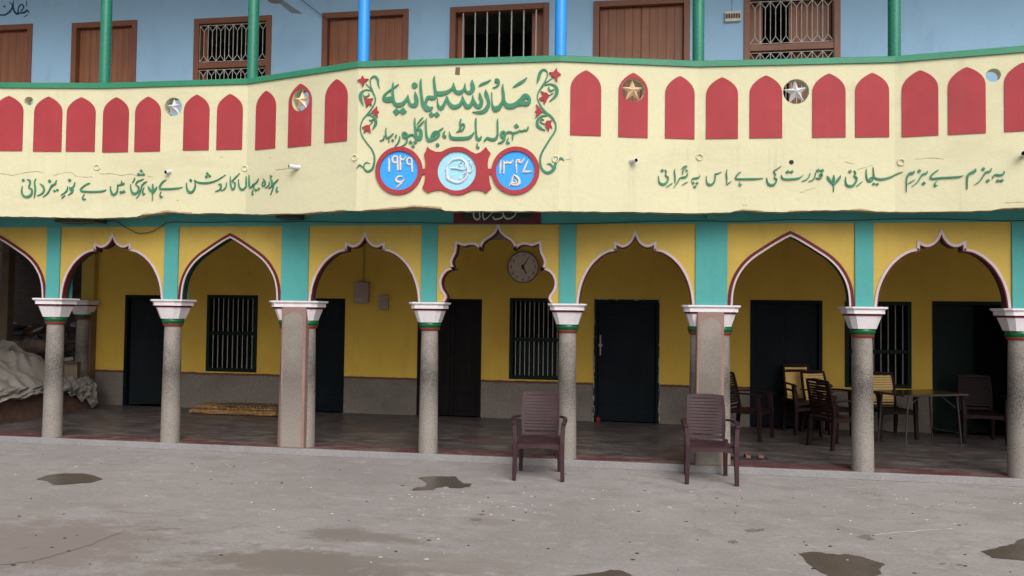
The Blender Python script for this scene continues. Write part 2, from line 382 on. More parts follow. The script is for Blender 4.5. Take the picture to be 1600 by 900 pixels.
def tag(o, label=None, cat=None, group=None, kind=None):
    if label: o['label'] = label
    if cat: o['category'] = cat
    if group: o['group'] = group
    if kind: o['kind'] = kind
    return o
def empty(name, loc=(0,0,0), rz=0):
    e = bpy.data.objects.new(name, None); COL.objects.link(e); e.location = loc; e.rotation_euler = (0,0,rz)
    e.empty_display_size = .2
    return e
def copy_tree(o, parent=None):
    c = o.copy(); COL.objects.link(c)
    if parent is not None: c.parent = parent
    for ch in list(o.children): copy_tree(ch, c)
    return c

# ================================================================== SETTING
FZ = .08          # veranda floor level
mb = MB(); S = 320
mb.quad((-S,-S,0),(S,-S,0),(S,S,0),(-S,S,0)); tag(mb.build('courtyard_ground', M['ground']), kind='structure')
XL, XR = -9.25, 7.6
mb = MB(); mb.box(XL, XR, -.175, -.128, 0, FZ+.004)
tag(mb.build('kerb', M['kerb'], bevel=.006), kind='structure')
mb = MB(); mb.box(XL, XR, -.1275, .17, 0, FZ+.002); tag(mb.build('floor_border', M['redstrip']), kind='structure')
mb = MB(); mb.box(XL-4.2, XR, .1705, 3.35, -.02, FZ); tag(mb.build('veranda_floor', M['floor']), kind='structure')

# puddles (traced outlines on the ground plane)
def ground_patch(pts, name, mat, z=.004, jag=0.0, sub=4):
    P = []
    n = len(pts)
    for i in range(n):
        a, b = pts[i], pts[(i+1) % n]
        for k in range(sub):
            t = k/sub; q = onZ(a[0]+(b[0]-a[0])*t, a[1]+(b[1]-a[1])*t, 0)
            q.x += random.uniform(-jag, jag); q.y += random.uniform(-jag, jag)*1.5
            P.append(Vector((q.x, q.y, z)))
    m_ = MB(); m_.face([m_.vert(p) for p in P])
    return tag(m_.build(name, mat), kind='structure')
ground_patch([(57,749),(75,743),(100,740),(130,740),(150,744),(161,749),(143,754),(110,757),(82,758),(74,752)], 'puddle', M['wet'], jag=.006)
ground_patch([(655,747),(670,745),(712,745),(716,749),(722,755),(738,757),(735,760),(722,763),(706,763),(697,760),(680,763),(678,766),(643,767),(650,762),(662,761),(668,757)], 'puddle', M['wet'], jag=.008)
ground_patch([(1249,866),(1262,863),(1285,864),(1310,868),(1322,866),(1350,872),(1378,880),(1384,883),(1372,890),(1378,897),(1340,915),(1300,904),(1268,886)], 'puddle', M['wet'], jag=.010)
ground_patch([(1534,862),(1560,855),(1588,851),(1590,845),(1604,842),(1660,845),(1660,884),(1600,876),(1550,871)], 'puddle', M['wet'], jag=.010)
ground_patch([(890,901),(935,896),(955,891),(975,893),(985,899),(1000,915),(900,915)], 'puddle', M['wet'], jag=.008)
for (px, py, rx, ry) in ((1176,829,11,2.6),(1145,847,8,2.2),(1352,839,11,3.2),(1473,881,6,1.2),(1499,883,6,1.2),(1190,828,5,1.5),(1360,843,6,1.6),(745,812,9,1.6),(752,804,6,1.2)):
    a0 = random.uniform(0, 6.28); pts = []
    for k in range(14):
        a_ = a0+2*pi*k/14; q_ = 1+.35*noise.noise(Vector((px, k*.9, 2)))+.2*random.uniform(-1,1); pts.append((px+rx*q_*cos(a_), py+ry*q_*sin(a_)))
    ground_patch(pts, 'mud_stain', M['dustdark'], z=.003, jag=.003, sub=2)
# the crack across the front-left of the yard
def ribbon_ground(pts, wd, name, mat, z=.003):
    P = []
    for a, b in zip(pts, pts[1:]):
        for k in range(5):
            t = k/5; q = onZ(a[0]+(b[0]-a[0])*t, a[1]+(b[1]-a[1])*t, 0); q.x += random.uniform(-.012,.012); q.y += random.uniform(-.012,.012); P.append(q)
    m_ = MB(); L, R_ = [], []
    for i, p in enumerate(P):
        t = (P[min(i+1,len(P)-1)]-P[max(i-1,0)]).normalized(); nn = Vector((-t.y,t.x,0)); ww = wd*random.uniform(.4,1.2)
        L.append(m_.vert((p.x+nn.x*ww,p.y+nn.y*ww,z))); R_.append(m_.vert((p.x-nn.x*ww,p.y-nn.y*ww,z)))
    for i in range(len(P)-1): m_.face([L[i],R_[i],R_[i+1],L[i+1]])
    return tag(m_.build(name, mat), kind='structure')
ribbon_ground([(-10,884),(25,880),(60,875),(90,866),(120,858),(145,850),(160,843),(178,836),(193,832)], .009, 'ground_crack', M['dustdark'])
ribbon_ground([(225,828),(262,827),(290,826)], .006, 'ground_crack', M['dustdark'])
ribbon_ground([(25,858),(50,855)], .006, 'ground_crack', M['dustdark'])
ribbon_ground([(1370,836),(1420,831),(1460,828),(1496,825)], .008, 'chalk_scrape', M['chip'])

# pale chips and dry bits strewn about the yard
def strew(name, mat, spots, smin, smax):
    m_ = MB()
    for (px, py) in spots:
        p = onZ(px, py, 0); s_ = random.uniform(smin, smax); a0 = random.uniform(0, 6.28); k = random.randint(5, 7)
        st_ = random.uniform(.8,2.2); ring = [(p.x+st_*s_*random.uniform(.35,1.1)*cos(a0+6.283*i/k), p.y+s_*random.uniform(.4,1.0)*sin(a0+6.283*i/k), .004+random.uniform(0,.003)) for i in range(k)]
        base = [(q[0], q[1], .001) for q in ring]
        m_.prism(ring, base)
    o = m_.build(name, mat); return tag(o, kind='stuff')
sp = [(305,735),(330,737),(308,731),(354,726),(360,729),(265,740),(225,736),(206,741),(118,730),(120,729),(195,790),(375,740),(416,756),(441,762),(486,762),(507,792),
      (435,824),(440,823),(611,780),(596,766),(643,769),(724,769),(652,777),(664,777),(700,794),(769,785),(778,792),(474,747),(519,803),(692,776),(655,797),(663,796)]
for _ in range(40): sp.append((random.uniform(540,1180), random.uniform(762,806)))
for _ in range(30): sp.append((random.uniform(1180,1600), random.uniform(768,822)))
for _ in range(25): sp.append((random.uniform(0,1600), random.uniform(740,890)))
for _ in range(8): sp.append((random.gauss(600,90), random.gauss(858,18)))
o = strew('paint_chips', M['chip'], sp, .003, .011); tag(o, 'pale chips of paint and lime strewn over the grey yard', 'chips')
sp = [(573,784),(66,710),(186,701),(157,725),(300,725),(330,750),(441,755),(1494,784),(1498,821),(1508,867),(1242,868),(1272,889),(1428,896),(984,848),(988,875),(1060,891),(30,807)]
for _ in range(60): sp.append((random.uniform(0,1600), random.uniform(725,895)))
o = strew('dry_leaf_bits', M['leafbit'], sp, .005, .014); tag(o, 'small dark bits of dry leaf scattered on the grey yard', 'leaf bits')

# ================================================================== BUILDING
B = empty('school_building')
tag(B, 'two storey yellow and teal arcaded school with cream balcony parapet and red arched panels', 'building')
ZC, ZP, ZSOF = 1.93, 2.885, 3.06
YF = -.10                                    # face of the arch panels
YB = 3.10                                    # lower back wall
YU = 1.60                                    # upper wall
ZUF = 3.30

def wall_with_openings(name, mat, x0, x1, z0, z1, Y, th, rects, parent, jamb=None):
    """wall sheet with real rectangular holes and reveals"""
    m_ = MB()
    xs = sorted(set([x0, x1]+[r[0] for r in rects]+[r[1] for r in rects]))
    for a, b in zip(xs, xs[1:]):
        zs = [(z0, z1)]
        for r in rects:
            if r[0] <= a+1e-6 and r[1] >= b-1e-6:
                out = []
                for (p, q) in zs:
                    if r[2] > p: out.append((p, min(q, r[2])))
                    if r[3] < q: out.append((max(p, r[3]), q))
                zs = [t for t in out if t[1]-t[0] > 1e-4]
        for (p, q) in zs:
            nz = max(1, int((q-p)/.6))
            m_.quad((a,Y,p),(b,Y,p),(b,Y,q),(a,Y,q))
            m_.quad((a,Y+th,p),(a,Y+th,q),(b,Y+th,q),(b,Y+th,p))
    for r in rects:
        a, b, p, q = r; k = 1 if jamb else 0
        m_.quad((a,Y,p),(a,Y,q),(a,Y+th,q),(a,Y+th,p),k); m_.quad((b,Y,p),(b,Y+th,p),(b,Y+th,q),(b,Y,q),k)
        m_.quad((a,Y,q),(b,Y,q),(b,Y+th,q),(a,Y+th,q),k); m_.quad((a,Y,p),(a,Y+th,p),(b,Y+th,p),(b,Y,p),k)
    return m_.build(name, [mat, jamb] if jamb else mat, parent)

# ---- lower rooms
def rectY(px0, px1, py0, py1, Y, floor=None):
    ym = (py0+py1)/2
    a = onY(px0, ym, Y).x; b = onY(px1, ym, Y).x
    xm = (px0+px1)/2
    z1 = onY(xm, py0, Y).z; z0 = floor if floor is not None else onY(xm, py1, Y).z
    return (a, b, z0, z1)
low = {
 'dA': rectY(194, 262, 461, 637, YB, FZ), 'wA': rectY(323, 402, 461, 581, YB),
 'dB': rectY(452, 538, 466, 646, YB, FZ), 'dC': rectY(652, 752, 467, 651, YB, FZ),
 'wC': rectY(796, 880, 466, 593, YB), 'dD': rectY(928, 1030, 468, 660, YB, FZ),
 'dE': rectY(1172, 1285, 469, 669, YB, FZ), 'wF': rectY(1320, 1424, 471, 606, YB),
 'dG': rectY(1457, 1592, 471, 684, YB, FZ)}
XW0 = onY(150, 540, YB).x
wall_with_openings('veranda_wall', M['backwall'], XW0, XR, FZ-.02, 3.2, YB, .22, list(low.values()), B)
mb = MB()   # rooms behind
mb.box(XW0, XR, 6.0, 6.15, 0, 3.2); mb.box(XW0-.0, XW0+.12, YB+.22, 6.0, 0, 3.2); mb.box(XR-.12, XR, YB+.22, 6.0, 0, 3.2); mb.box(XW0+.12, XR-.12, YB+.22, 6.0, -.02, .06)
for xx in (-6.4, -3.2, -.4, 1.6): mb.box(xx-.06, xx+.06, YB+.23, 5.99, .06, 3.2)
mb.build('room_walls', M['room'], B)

def door(r, Y, matf, matl, leaves=1, open_leaf=None, panels=None, planks=0, inset=.05, fw=.055, handle=None, lab=None, proud=.012):
    a, b, z0, z1 = r
    m_ = MB()
    m_.box(a, a+fw, Y-proud, Y+.12, z0, z1); m_.box(b-fw, b, Y-proud, Y+.12, z0, z1); m_.box(a+fw, b-fw, Y-proud, Y+.12, z1-fw, z1)
    d = m_.build('door', matf, B, bevel=.004)
    if lab: d['label'] = lab
    A, Bx = a+fw+.004, b-fw-.004
    wl = (Bx-A)/leaves
    for i in range(leaves):
        m_ = MB(); x0, x1 = A+i*wl+.002, A+(i+1)*wl-.002
        if open_leaf is not None and i == open_leaf[0]:
            ang = open_leaf[1]; hx = x0 if open_leaf[2] == 'L' else x1
            T = Matrix.Translation((hx, Y+inset+.04, 0)) @ Matrix.Rotation(ang, 4, 'Z') @ Matrix.Translation((-hx, -(Y+inset+.04), 0))
        else: T = Matrix.Identity(4)
        if planks:
            pw = (x1-x0)/planks
            for k in range(planks):
                m_.box(x0+k*pw+.002, x0+(k+1)*pw-.002, Y+inset+random.uniform(0,.003), Y+inset+.035, z0+.01, z1-fw-.004, T=T)
            m_.box(x0, x1, Y+inset+.012, Y+inset+.034, z0+.01, z1-fw-.004, T=T)
        elif panels:
            st = .07
            m_.box(x0, x0+st, Y+inset, Y+inset+.04, z0+.01, z1-fw-.004, T=T); m_.box(x1-st, x1, Y+inset, Y+inset+.04, z0+.01, z1-fw-.004, T=T)
            H = z1-fw-z0-.014; zz = [z0+.01+H*t for t in panels]
            for t in zz: m_.box(x0+st, x1-st, Y+inset, Y+inset+.04, max(z0+.01, t-.045), min(z1-fw-.004, t+.045), T=T)
            m_.box(x0+st, x1-st, Y+inset+.018, Y+inset+.03, z0+.01, z1-fw-.004, T=T)
            for p, q in zip(zz, zz[1:]):
                if q-p > .2: m_.box(x0+st+.035, x1-st-.035, Y+inset+.006, Y+inset+.02, p+.08, q-.08, T=T)
        else:
            m_.box(x0, x1, Y+inset, Y+inset+.035, z0+.01, z1-fw-.004, T=T)
            for t in (.15, .5, .85): m_.box(x0+.02, x1-.02, Y+inset-.006, Y+inset, z0+(z1-z0)*t-.04, z0+(z1-z0)*t+.04, T=T)
        m_.build('door_leaf', matl, d, bevel=.003)
    if handle:
        m_ = MB(); hx, hz = handle
        m_.box(hx-.012, hx+.012, Y+inset-.022, Y+inset-.006, hz-.16, hz+.16); m_.box(hx-.03, hx+.03, Y+inset-.035, Y+inset-.022, hz-.02, hz+.02)
        m_.build('latch', M['meter'], d)
    return d
door(low['dA'], YB, M['doordark'], M['doordark'], leaves=1, open_leaf=(0, radians(28), 'L'))
door(low['dB'], YB, M['doordark'], M['doordark'], leaves=2)
door(low['dC'], YB, M['wooddark'], M['wooddark'], leaves=2, panels=[0, .24, .52, .78, 1.0], lab='dark wooden panelled double door')
a, b, z0, z1 = low['dD']
dd = door(low['dD'], YB, M['doordark'], M['doordark'], leaves=1, handle=(a+.10, 1.30), lab='blackish door with flaked whitewash along its frame')
mb = MB()      # flaked whitewash round the frame of this door
for k in range(80):
    t = random.random(); side = random.choice('LLLRT')
    if side == 'T': x = a+(b-a)*t; z = z1+random.uniform(-.012,.012); dx, dz = random.uniform(.01,.05), random.uniform(.004,.012)
    else: x = (a if side == 'L' else b)+random.uniform(-.006,.008); z = z0+(z1-z0)*t; dx, dz = random.uniform(.005,.013), random.uniform(.02,.09)
    P = [(x-dx,z-dz*.6),(x+dx*.4,z-dz),(x+dx,z+dz*.3),(x-dx*.2,z+dz)]
    mb.prism([(p[0],YB-.0165,p[1]) for p in P], [(p[0],YB-.011,p[1]) for p in P])
mb.build('paint_flakes', M['flake'], dd)['kind'] = 'stuff'
door(low['dE'], YB, M['doordark'], M['doordark'], leaves=2)
door(low['dG'], YB, M['doorgreen'], M['doorgreen'], leaves=2, open_leaf=(1, radians(70), 'R'), lab='dark green double door with one leaf open')

def window_low(r, nb, zmid, shutter=None):
    a, b, z0, z1 = r; f = .06
    m_ = MB(); Y = YB
    m_.box(a, a+f, Y-.015, Y+.10, z0, z1); m_.box(b-f, b, Y-.015, Y+.10, z0, z1); m_.box(a+f, b-f, Y-.015, Y+.10, z1-f, z1); m_.box(a+f, b-f, Y-.015, Y+.10, z0, z0+f)
    zm = z0+(z1-z0)*zmid; m_.box(a+f, b-f, Y, Y+.08, zm-.03, zm+.03)
    w_ = m_.build('window', M['dkgreenframe'], B, bevel=.004)
    m_ = MB()
    for k in range(nb):
        x = a+f+(b-a-2*f)*(k+.5)/nb; m_.tube([(x,Y+.03,z0+f-.01),(x,Y+.03,z1-f+.01)], .0075, 6)
    m_.build('window_bars', M['bar'], w_)
    if shutter:
        for k_ in (a+f, b-f-.02):
            m_ = MB(); m_.box(k_, k_+.02, Y+.235, Y+.56, z0+.05, z1-.05); m_.build('shutter', M['doorgreen'], w_)
        if shutter == 'low':
            m_ = MB(); m_.box(a+f+.03, b-f-.03, Y+.12, Y+.15, z0+.05, zm); m_.build('shutter', M['doorgreen'], w_)
M['dkgreenframe'] = paint('green_black_frame', (.005,.015,.012), .4, .2, 5, .15, 25, spec=.1)
window_low(low['wA'], 9, .5); window_low(low['wC'], 10, .49, 'low'); window_low(low['wF'], 8, .42, 'open')

# ---- veranda ceiling, slab, upper floor
PV = [(-14.0,-1.45), (-6.64,-.50), (-4.70,-.47), (-3.10,-.93), (-.785,-.87), (.735,-.50), (2.85,-.41), (4.06,-.60), (7.6,-1.15)]  # unseen left end added over the side yard to darken it
mb = MB()
low_r = [mb.vert((x, y+.01, ZSOF)) for x, y in PV]; top_r = [mb.vert((x, y+.01, ZUF)) for x, y in PV]
lb = [mb.vert((x, 6.1, ZSOF)) for x, y in PV]; tb = [mb.vert((x, 6.1, ZUF)) for x, y in PV]
for i in range(len(PV)-1):
    mb.face([low_r[i], lb[i], lb[i+1], low_r[i+1]]); mb.face([top_r[i], top_r[i+1], tb[i+1], tb[i]]); mb.face([low_r[i], low_r[i+1], top_r[i+1], top_r[i]]); mb.face([lb[i], tb[i], tb[i+1], lb[i+1]])
mb.build('floor_slab', M['soffit'], B)
# beam over the arcade
mb = MB(); mb.box(XL-4.2, XR, -.118, .12, ZP, ZSOF-.002); mb.build('arcade_beam', M['teal'], B)
mb = MB(); mb.box(XW0-.3, XR, .1205, YB, ZSOF-.06, ZSOF-.003); mb.build('veranda_ceiling', M['soffit'], B)

# ---- columns
AXY = -.040        # column axis
pitch = [-9.35, -7.625, -5.909, None, -2.448, -.740, None, 2.618, 4.251, 5.95]
XP1 = (onY(438, 420, YF).x+onY(485, 420, YF).x)/2
XP2 = (onY(1085, 420, YF).x+onY(1138, 420, YF).x)/2
pitch[3] = XP1; pitch[6] = XP2
def octring(cx, cy, hx, hy, ch, z):
    return [(cx-hx+ch,cy-hy,z),(cx+hx-ch,cy-hy,z),(cx+hx,cy-hy+ch,z),(cx+hx,cy+hy-ch,z),(cx+hx-ch,cy+hy,z),(cx-hx+ch,cy+hy,z),(cx-hx,cy+hy-ch,z),(cx-hx,cy-hy+ch,z)]
def capital(cx, cy, ext, parent):
    m_ = MB()
    prof = [(.128,.045,1.683),(.133,.047,1.70),(.172,.060,1.820),(.174,.060,1.827)]
    m_.loft([octring(cx,cy,h+ext,h,c,z) for h,c,z in prof], True, 0)
    prof = [(.174,.060,1.8275),(.183,.060,1.829),(.183,.060,1.850),(.174,.060,1.8515)]
    m_.loft([octring(cx,cy,h+ext,h,c,z) for h,c,z in prof], True, 1)
    prof = [(.200,.060,1.852),(.200,.060,1.892),(.209,.060,1.899),(.218,.060,1.906),(.224,.060,1.912),(.224,.060,1.93)]
    m_.loft([octring(cx,cy,h+ext,h,c,z) for h,c,z in prof], True, 0)
    return m_.build('capital', [M['white'], M['maroon']], parent)
def collar(cx, cy, parent):
    m_ = MB()
    pr = [(.108,1.622),(.126,1.626),(.135,1.638),(.138,1.655),(.135,1.672),(.126,1.682),(.10,1.683)]
    m_.lathe(pr, (cx,cy,0), 32, 0)
    pr = [(.10,1.585),(.116,1.585),(.122,1.592),(.127,1.608),(.126,1.6215),(.10,1.6218)]
    m_.lathe(pr, (cx,cy,0), 32, 1)
    for k in range(26):          # scalloped lower edge of the green band
        a_ = 2*pi*k/26; c = Vector((cx+.1285*cos(a_), cy+.1285*sin(a_), 1.622))
        t = Vector((-sin(a_), cos(a_), 0)); nn = Vector((cos(a_), sin(a_), 0))
        P = [c+t*.014+nn*.0008, c-t*.014+nn*.0008, c-Vector((0,0,.017))+nn*.0012]
        m_.face([m_.vert(p) for p in P], 0)
    return m_.build('collar', [M['ringgreen'], M['ringred']], parent, smooth=True)
def shaft(cx, cy, name='column'):
    m_ = MB(); m_.lathe([(.121,FZ),(.120,.12),(.116,.5),(.110,1.1),(.104,1.5),(.102,1.60)], (cx,cy,0), 36)
    return m_.build(name, M['column'], B, smooth=True)
for i, X in enumerate(pitch):
    if i in (3, 6):
        sh = None
        for dx in (-.122, .122):
            s_ = shaft(X+dx, .03)
            collar(X+dx, .03, s_)
            sh = s_
        capital(X+.0, .03, .105, sh)
        if i == 3: x0, x1, x0t, x1t = onZ(433,701,FZ).x, onZ(475,701,FZ).x, onY(440,500,-.16).x, onY(478,500,-.16).x
        else: x0, x1, x0t, x1t = onZ(1086,727,FZ).x, onZ(1130,727,FZ).x, onY(1089,500,-.16).x, onY(1131.5,500,-.16).x
        m_ = MB(); zt = 1.8505
        yf, yb = -.168, -.03
        ch = .012
        def ring(xa, xb, z): return [(xa+ch,yf,z),(xb-ch,yf,z),(xb,yf+ch,z),(xb,yb,z),(xa,yb,z),(xa,yf+ch,z)]
        m_.loft([ring(x0,x1,FZ+.005), ring(x0t,x1t,zt)], True)
        p = m_.build('pier', M['pierpink'], B, bevel=.004)
        m_ = MB(); e = .035
        def px_(t, u): xa = x0+(x0t-x0)*t+e; xb = x1+(x1t-x1)*t-e; return xa+(xb-xa)*u
        pts = [(0.0,.0),(0.0,1.0)]
        out = [(px_(0,0), FZ+.02), (px_(0,1), FZ+.02)]
        arch = [(1,.0),(.98,.35),(.9,.6),(.75,.8),(.58,.92),(.5,1.0),(.42,.92),(.25,.8),(.1,.6),(.02,.35),(0,.0)]
        for (u, k) in arch:
            t = (.90+.065*k); out.append((px_(t,u), FZ+t*(zt-FZ)))
        m_.prism([(q[0],yf-.003,q[1]) for q in out], [(q[0],yf+.001,q[1]) for q in out])
        m_.build('pier_inlay', M['pier'], p)
    else:
        s_ = shaft(X, AXY); collar(X, AXY, s_); capital(X, AXY, 0, s_)
    # teal pilaster above the capital
    hw = .098 if i not in (3, 6) else .180
    m_ = MB(); m_.box(X-hw, X+hw, -.121, .13, ZC+.001, ZP-.001); m_.build('pilaster', M['teal'], B)

# ---- arches
def mirror(prof): return [(-u, v) for u, v in prof[:-1]] + [prof[-1]] + [(u, v) for u, v in prof[:-1]][::-1]
def smooth_seg(pts, sharp, n=4):
    """Catmull-Rom through pts, breaking at the indices in sharp"""
    out = []; brk = sorted(set([0, len(pts)-1]+list(sharp)))
    for s0, s1 in zip(brk, brk[1:]):
        seg = pts[s0:s1+1]
        for i in range(len(seg)-1):
            p0 = seg[max(i-1,0)]; p1 = seg[i]; p2 = seg[i+1]; p3 = seg[min(i+2,len(seg)-1)]
            for k in range(n):
                t = k/n
                out.append(tuple(.5*((2*p1[j])+(-p0[j]+p2[j])*t+(2*p0[j]-5*p1[j]+4*p2[j]-p3[j])*t*t+(-p0[j]+3*p1[j]-3*p2[j]+p3[j])*t**3) for j in (0,1)))
    out.append(pts[-1]); return out
ARCH_A = [(1,0),(.985,.095),(.957,.20),(.907,.307),(.845,.395),(.77,.475),(.695,.532),(.598,.59),(.47,.638),(.322,.657),(.322,.722),(.27,.705),(.21,.699),(.14,.715),(.075,.748),(.028,.79),(0,.832)]
ARCH_B = [(1,0),(.982,.16),(.938,.285),(.865,.39),(.765,.486),(.625,.577),(.465,.652),(.27,.738),(.12,.80),(0,.842)]
ARCH_C = [(1.0,0),(.95,.06),(.975,.118),(1.033,.175),(1.06,.254),(1.04,.32),(.975,.384),(.893,.412),(.777,.428),(.826,.457),(.856,.513),(.835,.57),(.785,.638),(.765,.742),(.645,.717),(.545,.733),(.446,.728),(.372,.694),(.33,.663),(.305,.672),(.289,.728),(.231,.784),(.116,.835),(.033,.886),(0,.93)]
SHARP = {'A': [9,10], 'B': [], 'C': [8,13,18]}
def offset_poly(P, d):
    """offset an open polyline to its left by d with limited mitres"""
    out = []
    for i, p in enumerate(P):
        ns = []
        if i > 0: t = Vector((p[0]-P[i-1][0], p[1]-P[i-1][1])); ns.append(Vector((-t.y, t.x)).normalized())
        if i < len(P)-1: t = Vector((P[i+1][0]-p[0], P[i+1][1]-p[1])); ns.append(Vector((-t.y, t.x)).normalized())
        n_ = sum(ns, Vector((0,0))).normalized()
        k = 1/max(.42, n_.dot(ns[0]))
        out.append((p[0]+n_.x*d*k, p[1]+n_.y*d*k))
    return out
def arch_bay(xa, xb, kind):
    prof = {'A': ARCH_A, 'B': ARCH_B, 'C': ARCH_C}[kind]
    half = smooth_seg(prof, SHARP[kind], 5 if kind != 'C' else 4)
    full = [(-u, v) for u, v in half] + [(u, v) for u, v in half[:-1]][::-1]      # left springing -> right springing
    xc = (xa+xb)/2; hw = (xb-xa)/2 - {'A': .045, 'B': .058, 'C': .105}[kind]
    P = [(xc+u*hw, ZC+v*(ZP-ZC)) for u, v in full]
    th = .11
    m_ = MB()
    top = [(xb, ZC), (xb, ZP), (xa, ZP), (xa, ZC)]
    front = [m_.vert((x, YF, z)) for x, z in P+top]; m_.face(front, 0)
    back = [m_.vert((x, YF+th, z)) for x, z in P+top]; m_.face(back[::-1], 0)
    nP = len(P)
    mid = [m_.vert((x, YF+th*.55, z)) for x, z in P]
    fm, bm_ = (1, 2) if kind != 'B' else (2, 2)
    for i in range(nP-1):
        m_.face([front[i], front[i+1], mid[i+1], mid[i]], fm); m_.face([mid[i], mid[i+1], back[i+1], back[i]], bm_)
    pan = m_.build('arch_panel', [M['arch'], M['maroon'], M['dkgreen']], B)
    def band(name, d0, d1, mat, pr):
        a_ = offset_poly(P, d0) if d0 else P; b_ = offset_poly(P, d1)
        a_ = [(min(max(x,xa+.002),xb-.002), max(z,ZC+.002)) for x, z in a_]; b_ = [(min(max(x,xa+.002),xb-.002), max(z,ZC+.002)) for x, z in b_]
        q = MB()
        fa = [q.vert((x,YF-pr,z)) for x, z in a_]; fb = [q.vert((x,YF-pr,z)) for x, z in b_]
        ba = [q.vert((x,YF+.002,z)) for x, z in a_]; bb = [q.vert((x,YF+.002,z)) for x, z in b_]
        for i in range(len(P)-1):
            q.face([fa[i],fb[i],fb[i+1],fa[i+1]]); q.face([fa[i],fa[i+1],ba[i+1],ba[i]]); q.face([fb[i],bb[i],bb[i+1],fb[i+1]])
        q.build(name, mat, pan)
    if kind == 'B':
        band('arch_trim', -.001, .019, M['archwhite_shaded'], .012); band('arch_border', .0225, .055, M['maroon'], .009)
    else:
        band('arch_border', -.002, .010, M['maroon'], .006); band('arch_trim', .0105, .038, M['archwhite_shaded'], .012)
kinds = ['B','A','B','A','C','A','B','A','B']
for i, kd in enumerate(kinds):
    ha = .098 if i not in (3,6) else .18; hb = .098 if i+1 not in (3,6) else .18
    arch_bay(pitch[i]+ha+.0005, pitch[i+1]-hb-.0005, kd)
# plain end bay to the right, outside the picture
mb = MB(); mb.box(pitch[-1]+.0985, XR, YF, .1, FZ, ZP); mb.build('end_wall', M['arch'], B)

# ================================================================== PARAPET
ZR = 4.678
NF = len(PV)-1
def fnormal(i):
    d = Vector((PV[i+1][0]-PV[i][0], PV[i+1][1]-PV[i][1], 0)).normalized()
    return Vector((d.y, -d.x, 0)), d
VPX = [(proj((x,y,ZR-.1)), proj((x,y,3.0))) for x, y in PV]
def facet_of(x, y):
    for i in range(1, NF):
        (x0,y0),(x1,y1) = VPX[i]
        xe = x0+(x1-x0)*(y-y0)/(y1-y0)
        if x < xe: return i-1
    return NF-1
def onF(x, y, off=0.0, i=None):
    if i is None: i = facet_of(x, y)
    n_, d = fnormal(i); p0 = Vector((PV[i][0], PV[i][1], 0))
    r = ray(x, y); t = (p0-CAM).dot(n_)/r.dot(n_)
    return CAM + r*t + n_*off
def on_facet(i, s, z, off=0):
    n_, d = fnormal(i); p = Vector((PV[i][0], PV[i][1], 0)) + d*s + n_*off; p.z = z; return p
def sz_of(i, p):
    n_, d = fnormal(i); return (p-Vector((PV[i][0], PV[i][1], 0))).dot(d), p.z
BOT = [(-400,336),(0,338),(60,339),(150,341),(212,339),(222,336),(240,334),(262,331),(285,333),(300,334),(340,333),(400,335),(450,333.5),(470,334),(500,331),(520,330.5),(535,328),(560,330),(575,328),(600,327),(630,325),(645,323),(665,324),(688,325),(696,329.5),(800,330),(890,330),(1000,331.5),(1080,333),(1140,332),(1152,329),(1168,328),(1190,331),(1235,331),(1245,329.5),(1330,328),(1345,328.5),(1370,330.5),(1440,331),(1500,330),(1550,329),(1562,326),(1600,324.5),(1700,320)]
def bot_y(x):
    for a, b in zip(BOT, BOT[1:]):
        if a[0] <= x <= b[0]: return a[1]+(b[1]-a[1])*(x-a[0])/(b[0]-a[0])
    return BOT[-1][1] if x > 0 else BOT[0][1]
HOLES = [(270.5,167,14.5),(470,156.5,17),(989,141,18),(1244,143,19.5),(45,158,7),(1552,117.5,10.5)]
TH = .12
hole_info = {}
for (hx, hy, hr) in HOLES:
    i = facet_of(hx, hy); c = onF(hx, hy, 0, i); e = onF(hx, hy-hr, 0, i); s_, z_ = sz_of(i, c); hole_info[i] = (s_, z_, (e-c).length)
hole_info[1] = hole_info.get(1); 
mb = MB()
NH = 40
